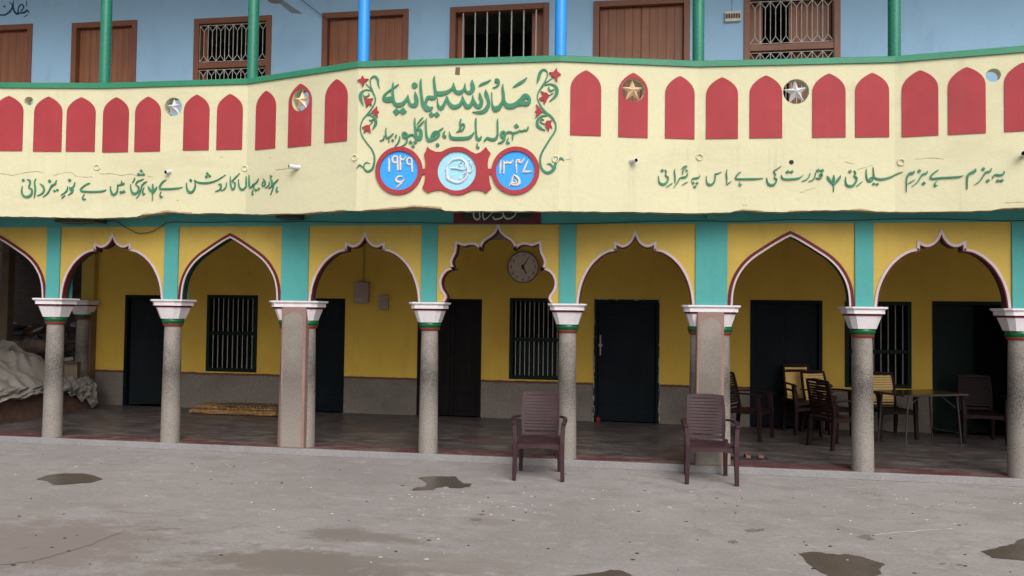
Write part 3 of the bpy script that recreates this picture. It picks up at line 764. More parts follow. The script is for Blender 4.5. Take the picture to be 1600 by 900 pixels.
for i in range(NF):
    n_, d = fnormal(i); L = (Vector(PV[i+1])-Vector(PV[i])).length
    # bottom samples measured on this facet
    bs = []
    steps = max(6, int(L/.06))
    for k in range(steps+1):
        s_ = L*k/steps; p = on_facet(i, s_, 2.97); px = proj(p)[0]
        if -420 < px < 1720 and i not in (0,) or (i == 0 and px > -380):
            q = onF(px, bot_y(px), 0, i); z_ = q.z
        else: z_ = 2.95
        z_ = min(3.03, max(2.90, z_)) + random.uniform(-.004,.004)
        bs.append((s_, z_))
    zlow = 3.12
    for (s0, za), (s1, zb) in zip(bs, bs[1:]):      # lower plaster strip with broken edge
        F = [on_facet(i,s0,za), on_facet(i,s1,zb), on_facet(i,s1,zlow), on_facet(i,s0,zlow)]
        mb.quad(*F); mb.quad(F[0], on_facet(i,s0,za,-TH), on_facet(i,s1,zb,-TH), F[1], 1)
        G = [on_facet(i,s0,za,-TH), on_facet(i,s1,zb,-TH), on_facet(i,s1,zlow,-TH), on_facet(i,s0,zlow,-TH)]
        mb.quad(*G[::-1])
    ztop = ZR-.07
    for off in (0, -TH):
        h = hole_info.get(i)
        if not h:
            mb.quad(on_facet(i,0,zlow,off), on_facet(i,L,zlow,off), on_facet(i,L,ztop,off), on_facet(i,0,ztop,off))
        else:
            s_, z_, r = h; q = r+.02
            mb.quad(on_facet(i,0,zlow,off), on_facet(i,L,zlow,off), on_facet(i,L,z_-q,off), on_facet(i,0,z_-q,off))
            mb.quad(on_facet(i,0,z_+q,off), on_facet(i,L,z_+q,off), on_facet(i,L,ztop,off), on_facet(i,0,ztop,off))
            mb.quad(on_facet(i,0,z_-q,off), on_facet(i,s_-q,z_-q,off), on_facet(i,s_-q,z_+q,off), on_facet(i,0,z_+q,off))
            mb.quad(on_facet(i,s_+q,z_-q,off), on_facet(i,L,z_-q,off), on_facet(i,L,z_+q,off), on_facet(i,s_+q,z_+q,off))
            for k in range(NH):
                a0, a1 = 2*pi*k/NH, 2*pi*(k+1)/NH
                def sq(a_):
                    m0 = max(abs(cos(a_)), abs(sin(a_))); return (s_+q*cos(a_)/m0, z_+q*sin(a_)/m0)
                mb.quad(on_facet(i,*sq(a0),off), on_facet(i,*sq(a1),off), on_facet(i,s_+r*cos(a1),z_+r*sin(a1),off), on_facet(i,s_+r*cos(a0),z_+r*sin(a0),off))
                if off == 0: mb.quad(on_facet(i,s_+r*cos(a0),z_+r*sin(a0),0), on_facet(i,s_+r*cos(a1),z_+r*sin(a1),0), on_facet(i,s_+r*cos(a1),z_+r*sin(a1),-TH), on_facet(i,s_+r*cos(a0),z_+r*sin(a0),-TH))
PAR = mb.build('balcony_parapet', [M['cream'], M['tan']], B)
# coping rail
def polyoff(off):
    out = []
    for k in range(len(PV)):
        ns = []
        if k > 0: ns.append(fnormal(k-1)[0])
        if k < NF: ns.append(fnormal(k)[0])
        n_ = sum(ns, Vector((0,0,0))).normalized(); out.append(Vector((PV[k][0], PV[k][1], 0))+n_*(off/max(.5, n_.dot(ns[0]))))
    return out
fo, ba = polyoff(.022), polyoff(-TH-.03)
mb = MB()
rings = []
for k in range(len(PV)):
    a, b = fo[k], ba[k]
    rings.append([(a.x,a.y,ZR-.0695),(a.x,a.y,ZR-.008),(a.x,a.y+.008,ZR),(b.x,b.y,ZR),(b.x,b.y,ZR-.0695)])
mb.loft(rings, True); mb.build('coping', M['coping'], PAR)

# red arched niche panels
NICHE = [(-10,36,14,150,236),(53,97,75,151,237),(104,149,127,152,237),(161,201,182,152,238),(211,251,232,151,237),(287,327,308,148,235),(339,379,359,147,234),
 (400,431,416,142,233),(451,487,469,131,229),(508,543,525,124,222),(891,939,915,110,212),(966,1012,989,114,215),(1039,1085,1062,119,217),(1103,1153,1128,121,217),
 (1171,1222,1198,118,216),(1269,1321,1295,115,215),(1336,1389,1362,114,214.5),(1409,1466,1437,110,213),(1481,1540,1510,105,209.5),(1569,1628,1598,98,205)]
for (xl, xr, xa, ya, yb) in NICHE:
    i = facet_of((xl+xr)/2, (ya+yb)/2)
    yml = ya+.25*(yb-ya)
    sa, za = sz_of(i, onF(xa, ya, 0, i)); s0, zb = sz_of(i, onF(xl, yb, 0, i)); s1, zb2 = sz_of(i, onF(xr, yb, 0, i))
    s0b = sz_of(i, onF(xl, yml, 0, i))[0]; s1b = sz_of(i, onF(xr, yml, 0, i))[0]
    s0 = (s0+s0b)/2; s1 = (s1+s1b)/2; zb = (zb+zb2)/2; sc = (s0+s1)/2; H = za-zb; hw = (s1-s0)/2; zs = za-.30*H
    curve = [(1,0),(.985,.18),(.92,.36),(.80,.53),(.62,.69),(.42,.82),(.2,.93),(0,1.0)]
    cur = [(sc+u*hw, zs+v*(za-zs)) for u, v in curve]
    cur += [(sc-u*hw, zs+v*(za-zs)) for u, v in curve[:-1]][::-1]
    poly = [(s0, zb), (s1, zb)] + cur
    o1 = .010
    h = hole_info.get(i); m_ = MB()
    if h and abs(h[0]-sc) < hw*.6:
        s_, z_, r = h; r += .003; n1 = 48
        # outer outline sampled by angle about the hole centre
        def outer(a_):
            dx, dz = cos(a_), sin(a_); best = 9
            for (p, q) in zip(poly, poly[1:]+poly[:1]):
                ex, ez = q[0]-p[0], q[1]-p[1]; den = dx*ez-dz*ex
                if abs(den) < 1e-9: continue
                t = ((p[0]-s_)*ez-(p[1]-z_)*ex)/den; u = ((p[0]-s_)*dz-(p[1]-z_)*dx)/den
                if t > 0 and -1e-6 <= u <= 1+1e-6: best = min(best, t)
            return (s_+dx*max(best, r+.002), z_+dz*max(best, r+.002))
        angs = sorted([2*pi*k/n1 for k in range(n1)] + [atan2(p[1]-z_, p[0]-s_) % (2*pi) for p in poly])
        for a0, a1 in zip(angs, angs[1:]+[angs[0]+2*pi]):
            if a1-a0 < 1e-5: continue
            A0, A1 = outer(a0), outer(a1); I0 = (s_+r*cos(a0), z_+r*sin(a0)); I1 = (s_+r*cos(a1), z_+r*sin(a1))
            m_.quad(on_facet(i,*A0,o1), on_facet(i,*A1,o1), on_facet(i,*I1,o1), on_facet(i,*I0,o1))
            m_.quad(on_facet(i,*A0,o1), on_facet(i,*A0,-.001), on_facet(i,*A1,-.001), on_facet(i,*A1,o1))
            m_.quad(on_facet(i,*I0,o1), on_facet(i,*I1,o1), on_facet(i,*I1,-.001), on_facet(i,*I0,-.001))
    else:
        m_.prism([on_facet(i,s,z,o1) for s, z in poly], [on_facet(i,s,z,-.001) for s, z in poly])
    m_.build('niche_panel', M['red'], PAR)
# five-pointed stars set in the round holes
for (hx, hy, hr), mat, lab in zip(HOLES[:4], (M['silver'], M['gold'], M['gold'], M['silver']), ('silver star', 'gold star', 'gold star', 'silver star')):
    i = facet_of(hx, hy); s_, z_, r = hole_info[i]; m_ = MB(); rot = random.uniform(-.12, .12)
    pts = []
    for k in range(10):
        a_ = pi/2+rot+pi*k/5; rr = r*1.0 if k % 2 == 0 else r*.40
        pts.append((s_+rr*cos(a_), z_+rr*sin(a_)))
    c1 = m_.vert(on_facet(i, s_, z_, .030)); c2 = m_.vert(on_facet(i, s_, z_, -.085)); V_ = [m_.vert(on_facet(i, p, q, -.028)) for p, q in pts]
    for k in range(10): m_.face([V_[k], V_[(k+1) % 10], c1]); m_.face([V_[(k+1) % 10], V_[k], c2])
    st = m_.build('star', mat, PAR); st['label'] = lab

# ---- relief strokes (lettering, vines) traced on the parapet faces
def cr(pts, n=5):
    out = []
    for i in range(len(pts)-1):
        p0 = pts[max(i-1,0)]; p1 = pts[i]; p2 = pts[i+1]; p3 = pts[min(i+2,len(pts)-1)]
        for k in range(n):
            t = k/n
            out.append([.5*((2*p1[j])+(-p0[j]+p2[j])*t+(2*p0[j]-5*p1[j]+4*p2[j]-p3[j])*t*t+(-p0[j]+3*p1[j]-3*p2[j]+p3[j])*t**3) for j in (0,1,2)])
    out.append(list(pts[-1])); return out
class Relief:
    def __init__(s, mapf, o1=.012, dome=.0015): s.mb = MB(); s.map = mapf; s.o1 = o1; s.k = 0; s.dome = dome; s.wk = 1.0
    def region(s, x, y, sc): s.rx, s.ry, s.sc = x, y, sc
    def P(s, x, y): return s.rx+x/s.sc, s.ry+y/s.sc
    def stroke(s, pts, n=5, wk=1.0):
        s.k += 1; o1 = s.o1+(s.k % 9)*.0004
        q = cr([(p[0], p[1], p[2]) for p in pts], n); L, C_, R_, BL, BR = [], [], [], [], []
        for i, p in enumerate(q):
            a = q[max(i-1,0)]; b = q[min(i+1,len(q)-1)]; tx, ty = b[0]-a[0], b[1]-a[1]; ln = math.hypot(tx, ty) or 1
            nx, ny = -ty/ln, tx/ln; h = max(p[2], 6)*.5*wk*s.wk
            l = s.P(p[0]+nx*h, p[1]+ny*h); r = s.P(p[0]-nx*h, p[1]-ny*h); c = s.P(p[0], p[1])
            L.append(s.mb.vert(s.map(*l, o1))); R_.append(s.mb.vert(s.map(*r, o1))); C_.append(s.mb.vert(s.map(*c, o1+s.dome)))
            BL.append(s.mb.vert(s.map(*l, -.002))); BR.append(s.mb.vert(s.map(*r, -.002)))
        f = s.mb.face
        for i in range(len(q)-1):
            f([L[i],C_[i],C_[i+1],L[i+1]]); f([C_[i],R_[i],R_[i+1],C_[i+1]]); f([BL[i],L[i],L[i+1],BL[i+1]]); f([R_[i],BR[i],BR[i+1],R_[i+1]])
        f([BL[0],BR[0],R_[0],C_[0],L[0]]); f([BL[-1],L[-1],C_[-1],R_[-1],BR[-1]])
    def dot(s, x, y, size, round_=False):
        s.k += 1; o1 = s.o1+(s.k % 9)*.0004; h = size*.5*(1.0 if round_ else 1.1)*(.5+.5*s.wk); n = 14 if round_ else 4
        pts = [(x+h*cos(2*pi*k/n+ .12), y+h*sin(2*pi*k/n+.12)) for k in range(n)]
        s.poly(pts, o1)
    def poly(s, pts, o1=None, dome=True):
        s.k += 1; o1 = o1 or s.o1+(s.k % 9)*.0004
        F = [s.mb.vert(s.map(*s.P(*p), o1)) for p in pts]; Bk = [s.mb.vert(s.map(*s.P(*p), -.002)) for p in pts]
        n = len(pts)
        for k in range(n): s.mb.face([F[k], Bk[k], Bk[(k+1) % n], F[(k+1) % n]])
        s.mb.face(F)
    def build(s, name, mat, parent): return s.mb.build(name, mat, parent)

def run(rel, data):
    for item in data:
        if item[0] == 'R': rel.region(*item[1:])
        elif item[0] == 'd': rel.dot(*item[1:])
        elif item[0] == 'o': rel.dot(item[1], item[2], item[3], True)
        elif item[0] == 'p': rel.poly(item[1])
        else: rel.stroke(item)

TITLE = [('R',590,110,10),
 [(1482,150,8),(1482,215,60),(1492,290,66),(1455,345,62),(1400,342,46),(1368,290,34),(1370,205,10)],
 [(1370,208,10),(1348,305,38),(1285,350,64),(1218,328,52),(1197,262,38),(1190,195,10)],
 [(1190,198,10),(1172,278,38),(1115,330,50),(1030,360,64),(950,365,66),(908,330,46),(893,230,38),(884,150,34),(894,90,8)],
 [(905,340,40),(900,425,44),(850,432,62),(795,425,50),(762,480,42),(748,540,46),(775,590,80),(800,600,70)],
 [(683,135,8),(674,200,32),(680,320,36),(697,450,42),(716,540,52),(765,605,66),(825,605,66),(866,572,14)],
 ('d',845,695,78),('d',930,693,84),[(850,690,22),(925,690,22)],
 [(590,332,8),(598,400,50),(612,470,58),(600,535,66),(560,552,58),(510,530,48),(486,460,34),(478,385,10)],
 [(478,390,10),(455,460,42),(400,520,56),(330,545,64),(272,520,54),(246,430,36),(237,300,36),(248,185,10)],
 [(335,222,10),(300,245,24),(240,285,26),(160,345,28),(108,400,34),(98,445,40),(135,462,76),(200,455,86),(245,450,80)],
 ('d',298,650,104),('d',402,640,108),('o',582,238,92),
 [(937,435,12),(944,520,24),(962,575,52),(1000,592,60),(1040,540,46),(1080,450,42),(1090,400,10)],
 [(1090,402,10),(1110,490,42),(1160,560,62),(1220,572,64),(1290,540,52),(1325,470,40),(1330,395,10)],
 [(1330,398,10),(1350,480,42),(1390,560,64),(1440,562,60),(1482,500,44),(1490,390,10)],
 ('R',690,110,10),
 [(490,392,10),(505,480,42),(550,555,62),(600,560,62),(628,490,50),(608,420,50),(598,345,8)],
 [(692,300,8),(700,370,58),(728,450,46),(735,530,48),(700,610,62),(640,650,54),(560,660,36),(485,652,6)],
 [(787,345,10),(790,480,18),(800,560,36),(840,605,86),(890,590,72),(930,540,50),(966,470,46),(968,370,42),(957,290,36),(962,215,8)],
 [(965,390,34),(985,500,52),(1030,555,74),(1100,562,78),(1170,530,72),(1240,465,60),(1305,408,84),(1362,430,58),(1374,490,46),(1335,522,70),(1265,522,66),(1190,535,50)],
 [(1118,268,14),(1200,217,42),(1290,160,38),(1336,112,8)], [(585,248,16),(640,215,38),(720,183,32),(772,148,8)],
 [(800,275,8),(858,258,28),(895,210,34),(888,155,34),(855,148,34),(845,182,24),(880,192,18)]]
LINE2 = [('R',700,165,10),
 [(1257,328,12),(1245,370,30),(1215,392,28),(1192,370,16)],[(1195,372,14),(1180,397,30),(1140,402,28),(1120,380,14)],[(1122,380,12),(1108,405,30),(1060,425,32),(1030,428,32),(1015,470,26),(1010,545,8)],
 ('d',1072,322,76),[(1022,432,20),(960,412,32),(920,432,32),(898,452,26)],
 [(905,430,24),(862,412,44),(836,450,46),(852,488,48),(885,478,42),(893,430,34)],[(888,480,40),(872,545,36),(830,578,30),(780,592,6)],
 [(945,505,10),(928,550,22),(932,585,42),(968,580,26)],
 [(780,205,10),(775,270,28),(778,360,28),(775,460,32),(745,520,46),(680,532,46),(622,510,40),(590,530,30),(560,568,8)],
 [(445,195,10),(436,240,28),(437,350,27),(445,460,32),(462,520,52),(500,525,46),(526,478,14)],[(466,590,10),(454,630,24),(466,655,42),(492,648,22)],
 [(25,405,8),(30,450,26),(50,500,52),(110,516,54),(230,515,54),(320,505,52),(376,468,36),(412,415,8)],
 [(206,205,10),(192,270,28),(195,340,26),(180,392,24),(132,418,8)],[(200,335,16),(230,292,26),(256,302,26),(254,342,24),(225,385,28),(180,402,24)],
 ('R',590,165,10),
 [(1057,398,10),(1034,440,30),(1040,480,46),(1075,490,40)],('o',940,618,56),
 [(766,205,10),(755,280,28),(760,400,32),(772,490,42),(805,542,58),(865,528,56),(930,500,42),(964,460,32),(952,410,26),(900,410,28),(862,440,30),(835,500,24)],[(1030,348,10),(960,405,32),(905,450,30),(850,500,18)],
 [(588,195,10),(582,260,26),(588,350,32),(600,430,42),(612,500,62),(655,518,74),(682,450,54),(670,385,52),(622,365,50)],
 [(735,235,8),(690,285,28),(640,335,28),(618,362,18)],[(716,182,8),(670,230,24),(617,302,8)],
 [(605,500,40),(560,460,28),(520,460,32),(470,482,40),(430,498,48),(402,468,42),(412,430,42),(452,440,36),(466,482,28)],[(462,505,26),(460,570,22),(420,615,18),(362,642,5)],
 ('d',520,575,58),('d',590,575,58),('d',558,638,56),
 [(350,475,8),(345,530,22),(320,590,22),(274,633,6)],[(302,452,6),(285,490,22),(292,508,18)],
 [(136,352,8),(130,420,20),(140,490,26),(162,510,30),(206,482,26),(252,438,8)],[(106,470,8),(100,520,20),(75,545,22),(38,550,5)],[(182,540,18),(180,572,22)],('d',240,545,44)]
LEFTV = [('R',25,245,10),
 ('d',118,368,52),[(180,358,12),(218,368,34),(226,420,24),(207,478,26),(242,500,34),(256,540,30),(235,600,46),(170,628,46),(115,600,36),(95,540,26),(106,458,6)],
 [(318,340,6),(296,400,24),(308,500,28),(300,580,22),(290,646,6)],[(380,418,10),(420,450,34),(446,510,30),(420,570,28),(336,612,6)],
 [(640,365,8),(615,428,34),(570,450,42),(540,500,28),(500,570,26),(428,632,6)],('d',530,380,56),('d',606,535,46),('d',652,520,46),
 [(812,460,8),(805,520,26),(770,560,24),(703,603,8)],[(718,652,10),(745,625,26),(774,602,8)],
 [(926,398,8),(908,465,28),(870,490,30),(848,480,24),(862,520,30),(892,500,24),(884,552,28),(818,600,6)],('d',842,367,56),
 [(1162,412,10),(1120,426,30),(1060,462,30),(1015,512,28),(1040,538,42),(1150,546,40),(1280,545,38),(1370,535,34),(1416,514,8)],[(1076,588,8),(1050,622,20),(1058,662,38),(1094,658,16)],
 ('R',165,245,10),
 [(78,455,8),(86,520,24),(106,578,46),(142,588,46),(180,558,32),(193,490,24),(192,430,8)],[(192,450,26),(250,430,30),(256,372,8)],[(250,432,28),(298,418,44)],('d',245,555,52),('d',290,545,52),
 [(394,428,8),(400,500,24),(430,568,42),(470,574,46),(515,540,36),(520,470,28),(482,442,26),(500,392,26),(546,370,30),(604,348,8)],[(462,328,10),(450,370,22),(424,410,12)],('d',520,275,50),('d',598,275,50),('d',562,222,50),[(530,280,20),(590,282,20)],
 [(652,384,8),(612,410,32),(572,450,28),(560,510,22),(530,590,20),(484,652,6)],[(608,472,8),(585,540,22),(595,585,42),(622,572,12)],
 [(742,422,5),(742,475,34),(742,540,22),(738,620,14),(735,692,6)],[(668,458,5),(692,505,42),(738,570,18)],[(808,468,5),(782,515,42),(744,570,18)],
 [(948,362,10),(910,386,32),(870,430,28),(850,480,30),(872,500,38),(1000,502,38),(1120,492,30),(1208,476,6)],[(873,546,8),(858,590,20),(870,630,40),(898,618,14)],
 [(1270,408,8),(1272,480,24),(1295,535,46),(1340,555,46),(1385,520,36),(1406,450,24),(1395,358,8)],('d',1335,368,52),
 [(1393,358,10),(1440,395,32),(1530,410,40),(1620,404,38),(1720,378,28),(1800,336,22),(1880,280,6)],
 ('R',305,245,10),('d',195,262,48),('d',180,312,48),('d',230,300,48),
 [(372,440,16),(398,425,28),(410,460,28),(400,505,28),(370,525,24),(318,546,6)],[(496,398,8),(486,470,24),(455,510,26),(408,530,6)],
 [(556,308,8),(555,400,24),(570,480,32),(600,508,36),(626,460,26),(620,402,24),(578,386,18)],[(702,256,10),(640,320,24),(575,384,18)],
 [(682,352,8),(685,430,22),(705,490,36),(745,512,42),(790,480,32),(802,420,22),(802,308,8)],
 [(848,288,8),(848,380,22),(855,460,28),(880,480,28),(920,430,22),(970,400,26),(998,338,6)],[(928,440,15),(920,512,8)],[(912,528,8),(896,570,18),(912,592,30)],('d',955,520,44),('d',1000,500,44),
 [(1068,342,8),(1098,390,28),(1096,440,24),(1065,460,20),(1054,430,14),(1070,385,14)],[(1166,388,6),(1155,450,20),(1098,490,6)],[(1182,338,8),(1206,390,24),(1200,460,22),(1148,497,6)],('d',1190,305,40),
 [(1308,353,8),(1270,390,26),(1236,430,24),(1220,500,18),(1184,602,6)],[(1292,468,6),(1275,520,18),(1285,545,30),(1300,528,8)]]
RIGHTV = [('R',1020,240,10),
 ('d',145,265,58),[(188,250,16),(206,290,28),(196,340,26),(232,370,34),(236,410,32),(200,465,46),(140,480,46),(95,440,32),(86,348,6)],[(208,526,6),(260,490,24),(308,458,8)],
 [(346,238,8),(336,290,26),(346,380,28),(344,464,8)],[(532,192,18),(482,206,22),(444,244,8)],[(528,214,16),(472,262,22),(465,322,22)],
 [(542,306,6),(520,358,42),(470,372,38),(422,382,26),(390,440,22),(328,530,6)],('d',527,270,44),[(453,492,8),(500,465,24),(550,438,6)],
 [(732,332,8),(720,375,30),(660,385,36),(620,392,30),(598,444,6)],('d',628,460,52),('d',690,462,52),('d',655,518,52),
 [(836,348,8),(840,430,24),(865,480,46),(910,486,46),(955,450,36),(976,380,24),(970,322,18),(1010,315,28),(1072,288,6)],
 [(1162,246,8),(1150,310,28),(1156,400,28),(1154,468,8)],[(1146,490,8),(1190,460,24),(1230,432,6)],
 [(1378,288,10),(1340,310,30),(1300,360,28),(1290,388,28),(1340,398,36),(1450,398,36),(1600,396,34),(1725,384,6)],[(1362,438,8),(1350,480,22),(1366,495,38),(1390,478,10)],
 ('R',1160,240,10),
 [(606,193,8),(550,235,22),(490,275,22),(515,330,22),(500,380,22),(532,400,30),(526,440,32),(490,485,46),(430,490,46),(390,450,32),(378,373,6)],
 [(607,338,8),(620,380,30),(660,400,40),(740,400,40),(840,392,38),(900,375,28),(948,332,6)],('d',703,285,60),('d',770,285,60),[(715,285,20),(760,285,20)],
 [(1057,303,8),(1040,360,22),(1000,405,26),(926,432,6)],[(1140,298,8),(1132,350,22),(1110,400,26),(1034,438,6)],
 [(1146,380,18),(1200,392,32),(1242,362,26),(1236,315,26),(1205,325,22),(1213,365,20)],('d',1180,265,64),('d',1245,265,64),[(1190,265,24),(1240,265,24)],
 [(1425,333,5),(1425,400,54),(1425,470,34),(1422,605,8)],[(1322,348,5),(1345,392,52),(1418,490,22)],[(1532,338,5),(1510,388,52),(1432,490,22)],
 ('R',1300,240,10),
 ('d',280,280,58),[(343,264,12),(366,310,28),(346,350,26),(382,380,32),(376,430,32),(330,495,46),(260,506,46),(215,465,32),(212,363,6)],[(374,520,6),(430,470,24),(480,432,6)],
 [(536,243,8),(532,320,24),(545,400,30),(575,430,50),(620,420,42),(640,385,20)],[(641,213,8),(646,300,24),(665,375,32),(740,400,46),(820,395,44),(920,365,38),(1020,315,28),(1104,288,6)],[(665,382,28),(612,370,20),(580,410,40)],('d',650,475,50),('d',705,480,50),
 [(1288,268,10),(1270,300,52),(1220,310,52),(1185,345,38),(1166,410,22),(1165,500,20),(1162,604,6)],[(1196,468,20),(1250,435,24),(1298,408,6)],
 [(1492,268,8),(1475,310,34),(1420,325,42),(1385,370,26),(1340,440,24),(1246,518,6)],('d',1365,272,62),('d',1435,465,64),
 ('R',1430,240,10),
 [(368,252,10),(325,280,30),(270,320,30),(240,370,32),(270,392,38),(400,380,38),(600,370,36),(700,360,30),(750,344,8)],[(347,428,8),(310,460,22),(312,505,40),(352,493,12)],
 [(942,233,10),(930,275,58),(870,300,52),(825,340,40),(812,420,26),(812,558,12)],[(1190,228,8),(1170,280,34),(1110,290,42),(1070,340,26),(1010,430,24),(916,492,6)],('d',1065,240,60),('d',1135,425,62),
 [(1392,272,8),(1375,325,34),(1310,335,40),(1240,335,36),(1203,400,6)],('d',1290,425,54),('d',1355,420,54),[(1290,424,30),(1355,420,30)]]
for name, data, lab in (('title_lettering', TITLE, 'large green raised title'), ('place_lettering', LINE2, 'small green raised line under the title'),
                        ('verse_lettering', LEFTV, 'green raised verse on the left'), ('verse_lettering', RIGHTV, 'green raised verse on the right')):
    r_ = Relief(onF, .014); r_.wk = {'title_lettering': 1.03, 'place_lettering': .97}.get(name, .73); run(r_, data); o = r_.build(name, M['green'], B); o['label'] = lab

VL = [('R',540,105,10),
 [(536,332,5),(512,270,24),(505,200,40),(470,152,40),(430,152,28),(390,200,18),(395,290,16),(420,370,28),(460,460,19),(465,540,19),(430,620,18),(350,730,24),(280,810,18),(245,890,16),(235,980,16),(270,1090,18),(340,1190,20),(410,1280,22),(450,1380,26),(450,1490,30),(420,1590,36),(350,1630,32),(295,1590,25),(290,1530,16),(330,1490,17),(384,1508,6)],
 [(275,1568,18),(220,1530,26),(176,1586,6)],[(405,345,16),(320,258,10)],
 [(405,366,18),(330,355,16),(270,380,30),(235,440,50),(245,520,40),(280,605,5)],[(285,455,12),(330,460,22),(366,440,22),(366,405,6)],[(278,430,10),(312,505,12)],
 [(335,745,20),(410,756,18),(465,810,38),(472,890,44),(420,978,5)],[(370,822,8),(400,838,22),(435,815,20)],[(430,850,10),(380,905,14)],[(415,715,12),(360,740,14)]]
VR = [('R',780,105,10),
 [(588,258,5),(615,180,42),(640,90,46),(690,42,34),(740,60,22),(756,120,16),(730,200,16),(690,280,32),(620,380,22),(600,470,18),(630,570,20),(720,700,38),(820,780,34),(880,880,26),(885,950,26),(870,1010,26),(810,1100,26),(735,1220,26),(668,1340,28),(640,1450,32),(660,1570,36),(720,1640,40),(790,1645,46),(858,1590,46),(880,1510,38),(920,1450,34),(970,1425,34),(1018,1462,5)],
 [(748,1515,6),(800,1515,26),(842,1570,26),(822,1620,20)],[(722,252,14),(842,163,12)],
 [(715,282,20),(800,266,22),(880,300,42),(905,370,52),(880,450,46),(782,545,5)],[(860,350,14),(812,372,30),(775,342,24),(780,303,6)],[(845,408,10),(775,446,14)],
 [(755,752,20),(660,770,26),(602,830,36),(602,910,48),(650,955,42),(722,992,5)],[(705,828,8),(662,812,30),(650,860,22),(712,892,14)],[(735,722,16),(668,700,14)]]
FL_L = [[(270,135),(300,185),(365,190),(320,225),(305,240),(272,310),(245,240),(190,210),(245,185)],[(290,480),(360,495),(435,490),(405,545),(412,605),(370,580),(330,635),(315,560)],
        [(495,615),(500,680),(525,700),(500,720),(505,790),(460,745),(410,700),(455,660)],[(260,945),(340,905),(380,910),(395,1030),(340,990),(290,1035),(300,970)]]
FL_R = [[(900,15),(915,75),(965,118),(915,145),(905,235),(865,165),(830,150),(780,85),(850,80)],[(650,375),(710,400),(745,405),(785,445),(750,500),(710,585),(690,520),(650,525),(625,490),(690,455)],
        [(578,580),(640,640),(675,700),(620,750),(565,800),(590,715),(560,695),(595,670)],[(720,880),(745,840),(825,835),(805,890),(835,955),(790,925),(778,1000),(725,930)]]
for V_, FS in ((VL, FL_L), (VR, FL_R)):
    r_ = Relief(onF, .010); run(r_, V_); vo = r_.build('vine_relief', M['green'], B)
    for f_ in FS:
        r2 = Relief(onF, .020); r2.region(*V_[0][1:]); r2.poly(f_); r2.build('flower', M['red'], vo)

# ---- plaques
IC = facet_of(715, 267)
def disc_on(cx, cy, r, o0, o1, mat, name, parent, n=56, ring=None):
    c = onF(cx, cy, 0, IC); e = onF(cx, cy-r, 0, IC); s_, z_ = sz_of(IC, c); R_ = (e-c).length; m_ = MB()
    if ring:
        ri = R_*ring
        for k in range(n):
            a0, a1 = 2*pi*k/n, 2*pi*(k+1)/n; q = lambda a_, rr, o: on_facet(IC, s_+rr*cos(a_), z_+rr*sin(a_), o)
            m_.quad(q(a0,R_,o1),q(a1,R_,o1),q(a1,ri,o1),q(a0,ri,o1)); m_.quad(q(a0,R_,o0),q(a1,R_,o0),q(a1,R_,o1),q(a0,R_,o1)); m_.quad(q(a0,ri,o1),q(a1,ri,o1),q(a1,ri,o0),q(a0,ri,o0))
    else:
        F_ = [on_facet(IC, s_+R_*cos(2*pi*k/n), z_+R_*sin(2*pi*k/n), o1) for k in range(n)]; Bk = [on_facet(IC, s_+R_*cos(2*pi*k/n), z_+R_*sin(2*pi*k/n), o0) for k in range(n)]
        m_.prism(F_, Bk)
    return m_.build(name, mat, parent)
NUM_L = [('R',580,225,10.588),[(298,240,22),(300,340,28),(298,462,26)],
 [(440,230,24),(398,203,26),(356,236,26),(366,298,26),(410,312,26),(440,275,22)],[(436,205,22),(440,320,28),(442,436,28)],
 [(485,190,20),(487,300,28),(488,436,28)],[(490,240,20),(520,266,24),(556,246,22),(578,198,12)],
 [(680,262,24),(640,232,26),(598,262,26),(604,325,26),(646,345,26),(676,308,22)],[(676,240,22),(676,360,28),(684,472,22)],
 [(524,548,16),(462,540,28),(416,580,30),(432,622,36),(500,632,34),(558,588,10)],[(510,640,26),(460,690,24),(406,744,8)]]
NUM_R = [('R',760,225,10.588),[(240,260,10),(234,380,30),(224,502,12)],[(288,272,14),(292,380,28),(288,498,16)],[(288,285,22),(300,315,34),(325,322,34),(352,300,28),(372,318,34),(404,314,32),(428,285,24),(440,250,8)],
 [(500,490,10),(497,390,24),(494,310,26),(510,272,28),(548,268,26),(540,300,30),(572,312,30),(605,280,26),(640,215,6)],[(702,258,10),(660,350,28),(612,446,26)],[(598,462,26),(680,462,32),(758,456,18)],
 [(455,508,10),(432,570,26),(420,630,32),(372,706,10)],[(452,516,20),(510,550,36),(546,602,36),(538,660,40),(480,682,32),(416,672,26)],[(470,590,14),(500,640,20),(430,645,24)]]
for cx, cy, nums, lab in ((623.7,266.9,NUM_L,'blue roundel on the left with pale numerals'), (805.5,266.9,NUM_R,'blue roundel on the right with pale numerals')):
    rg = disc_on(cx, cy, 37.4, -.001, .024, M['red'], 'year_roundel', B, ring=.815); rg['label'] = lab
    disc_on(cx, cy, 30.6, -.001, .004, M['discblue'], 'roundel_disc', rg)
    r_ = Relief(lambda x, y, o: onF(x, y, o+.004, IC), .009, .004); run(r_, nums); r_.build('numerals', M['beige'], rg)
CART = [(183,95),(230,140),(310,175),(400,178),(470,140),(560,105),(650,98),(740,105),(800,130),(870,175),(940,208),(1010,185),(1060,140),(1095,100),(1125,145),(1168,195),(1135,270),(1120,350),(1125,440),(1185,440),(1190,525),(1140,530),(1150,640),(1180,745),(1130,790),(1098,825),(1050,785),(960,770),(890,775),(820,800),(740,840),(650,850),(560,840),(480,800),(400,775),(320,775),(250,790),(190,820),(150,785),(105,745),(140,640),(155,530),(96,525),(92,440),(150,440),(155,330),(130,215),(160,170)]
c0 = onF(650+64.2, 220+47.5, 0, IC); sC, zC_ = sz_of(IC, c0); rC = (onF(714.2, 220+17, 0, IC)-c0).length
out = [sz_of(IC, onF(650+x/10, 220+y/10, 0, IC)) for x, y in CART]
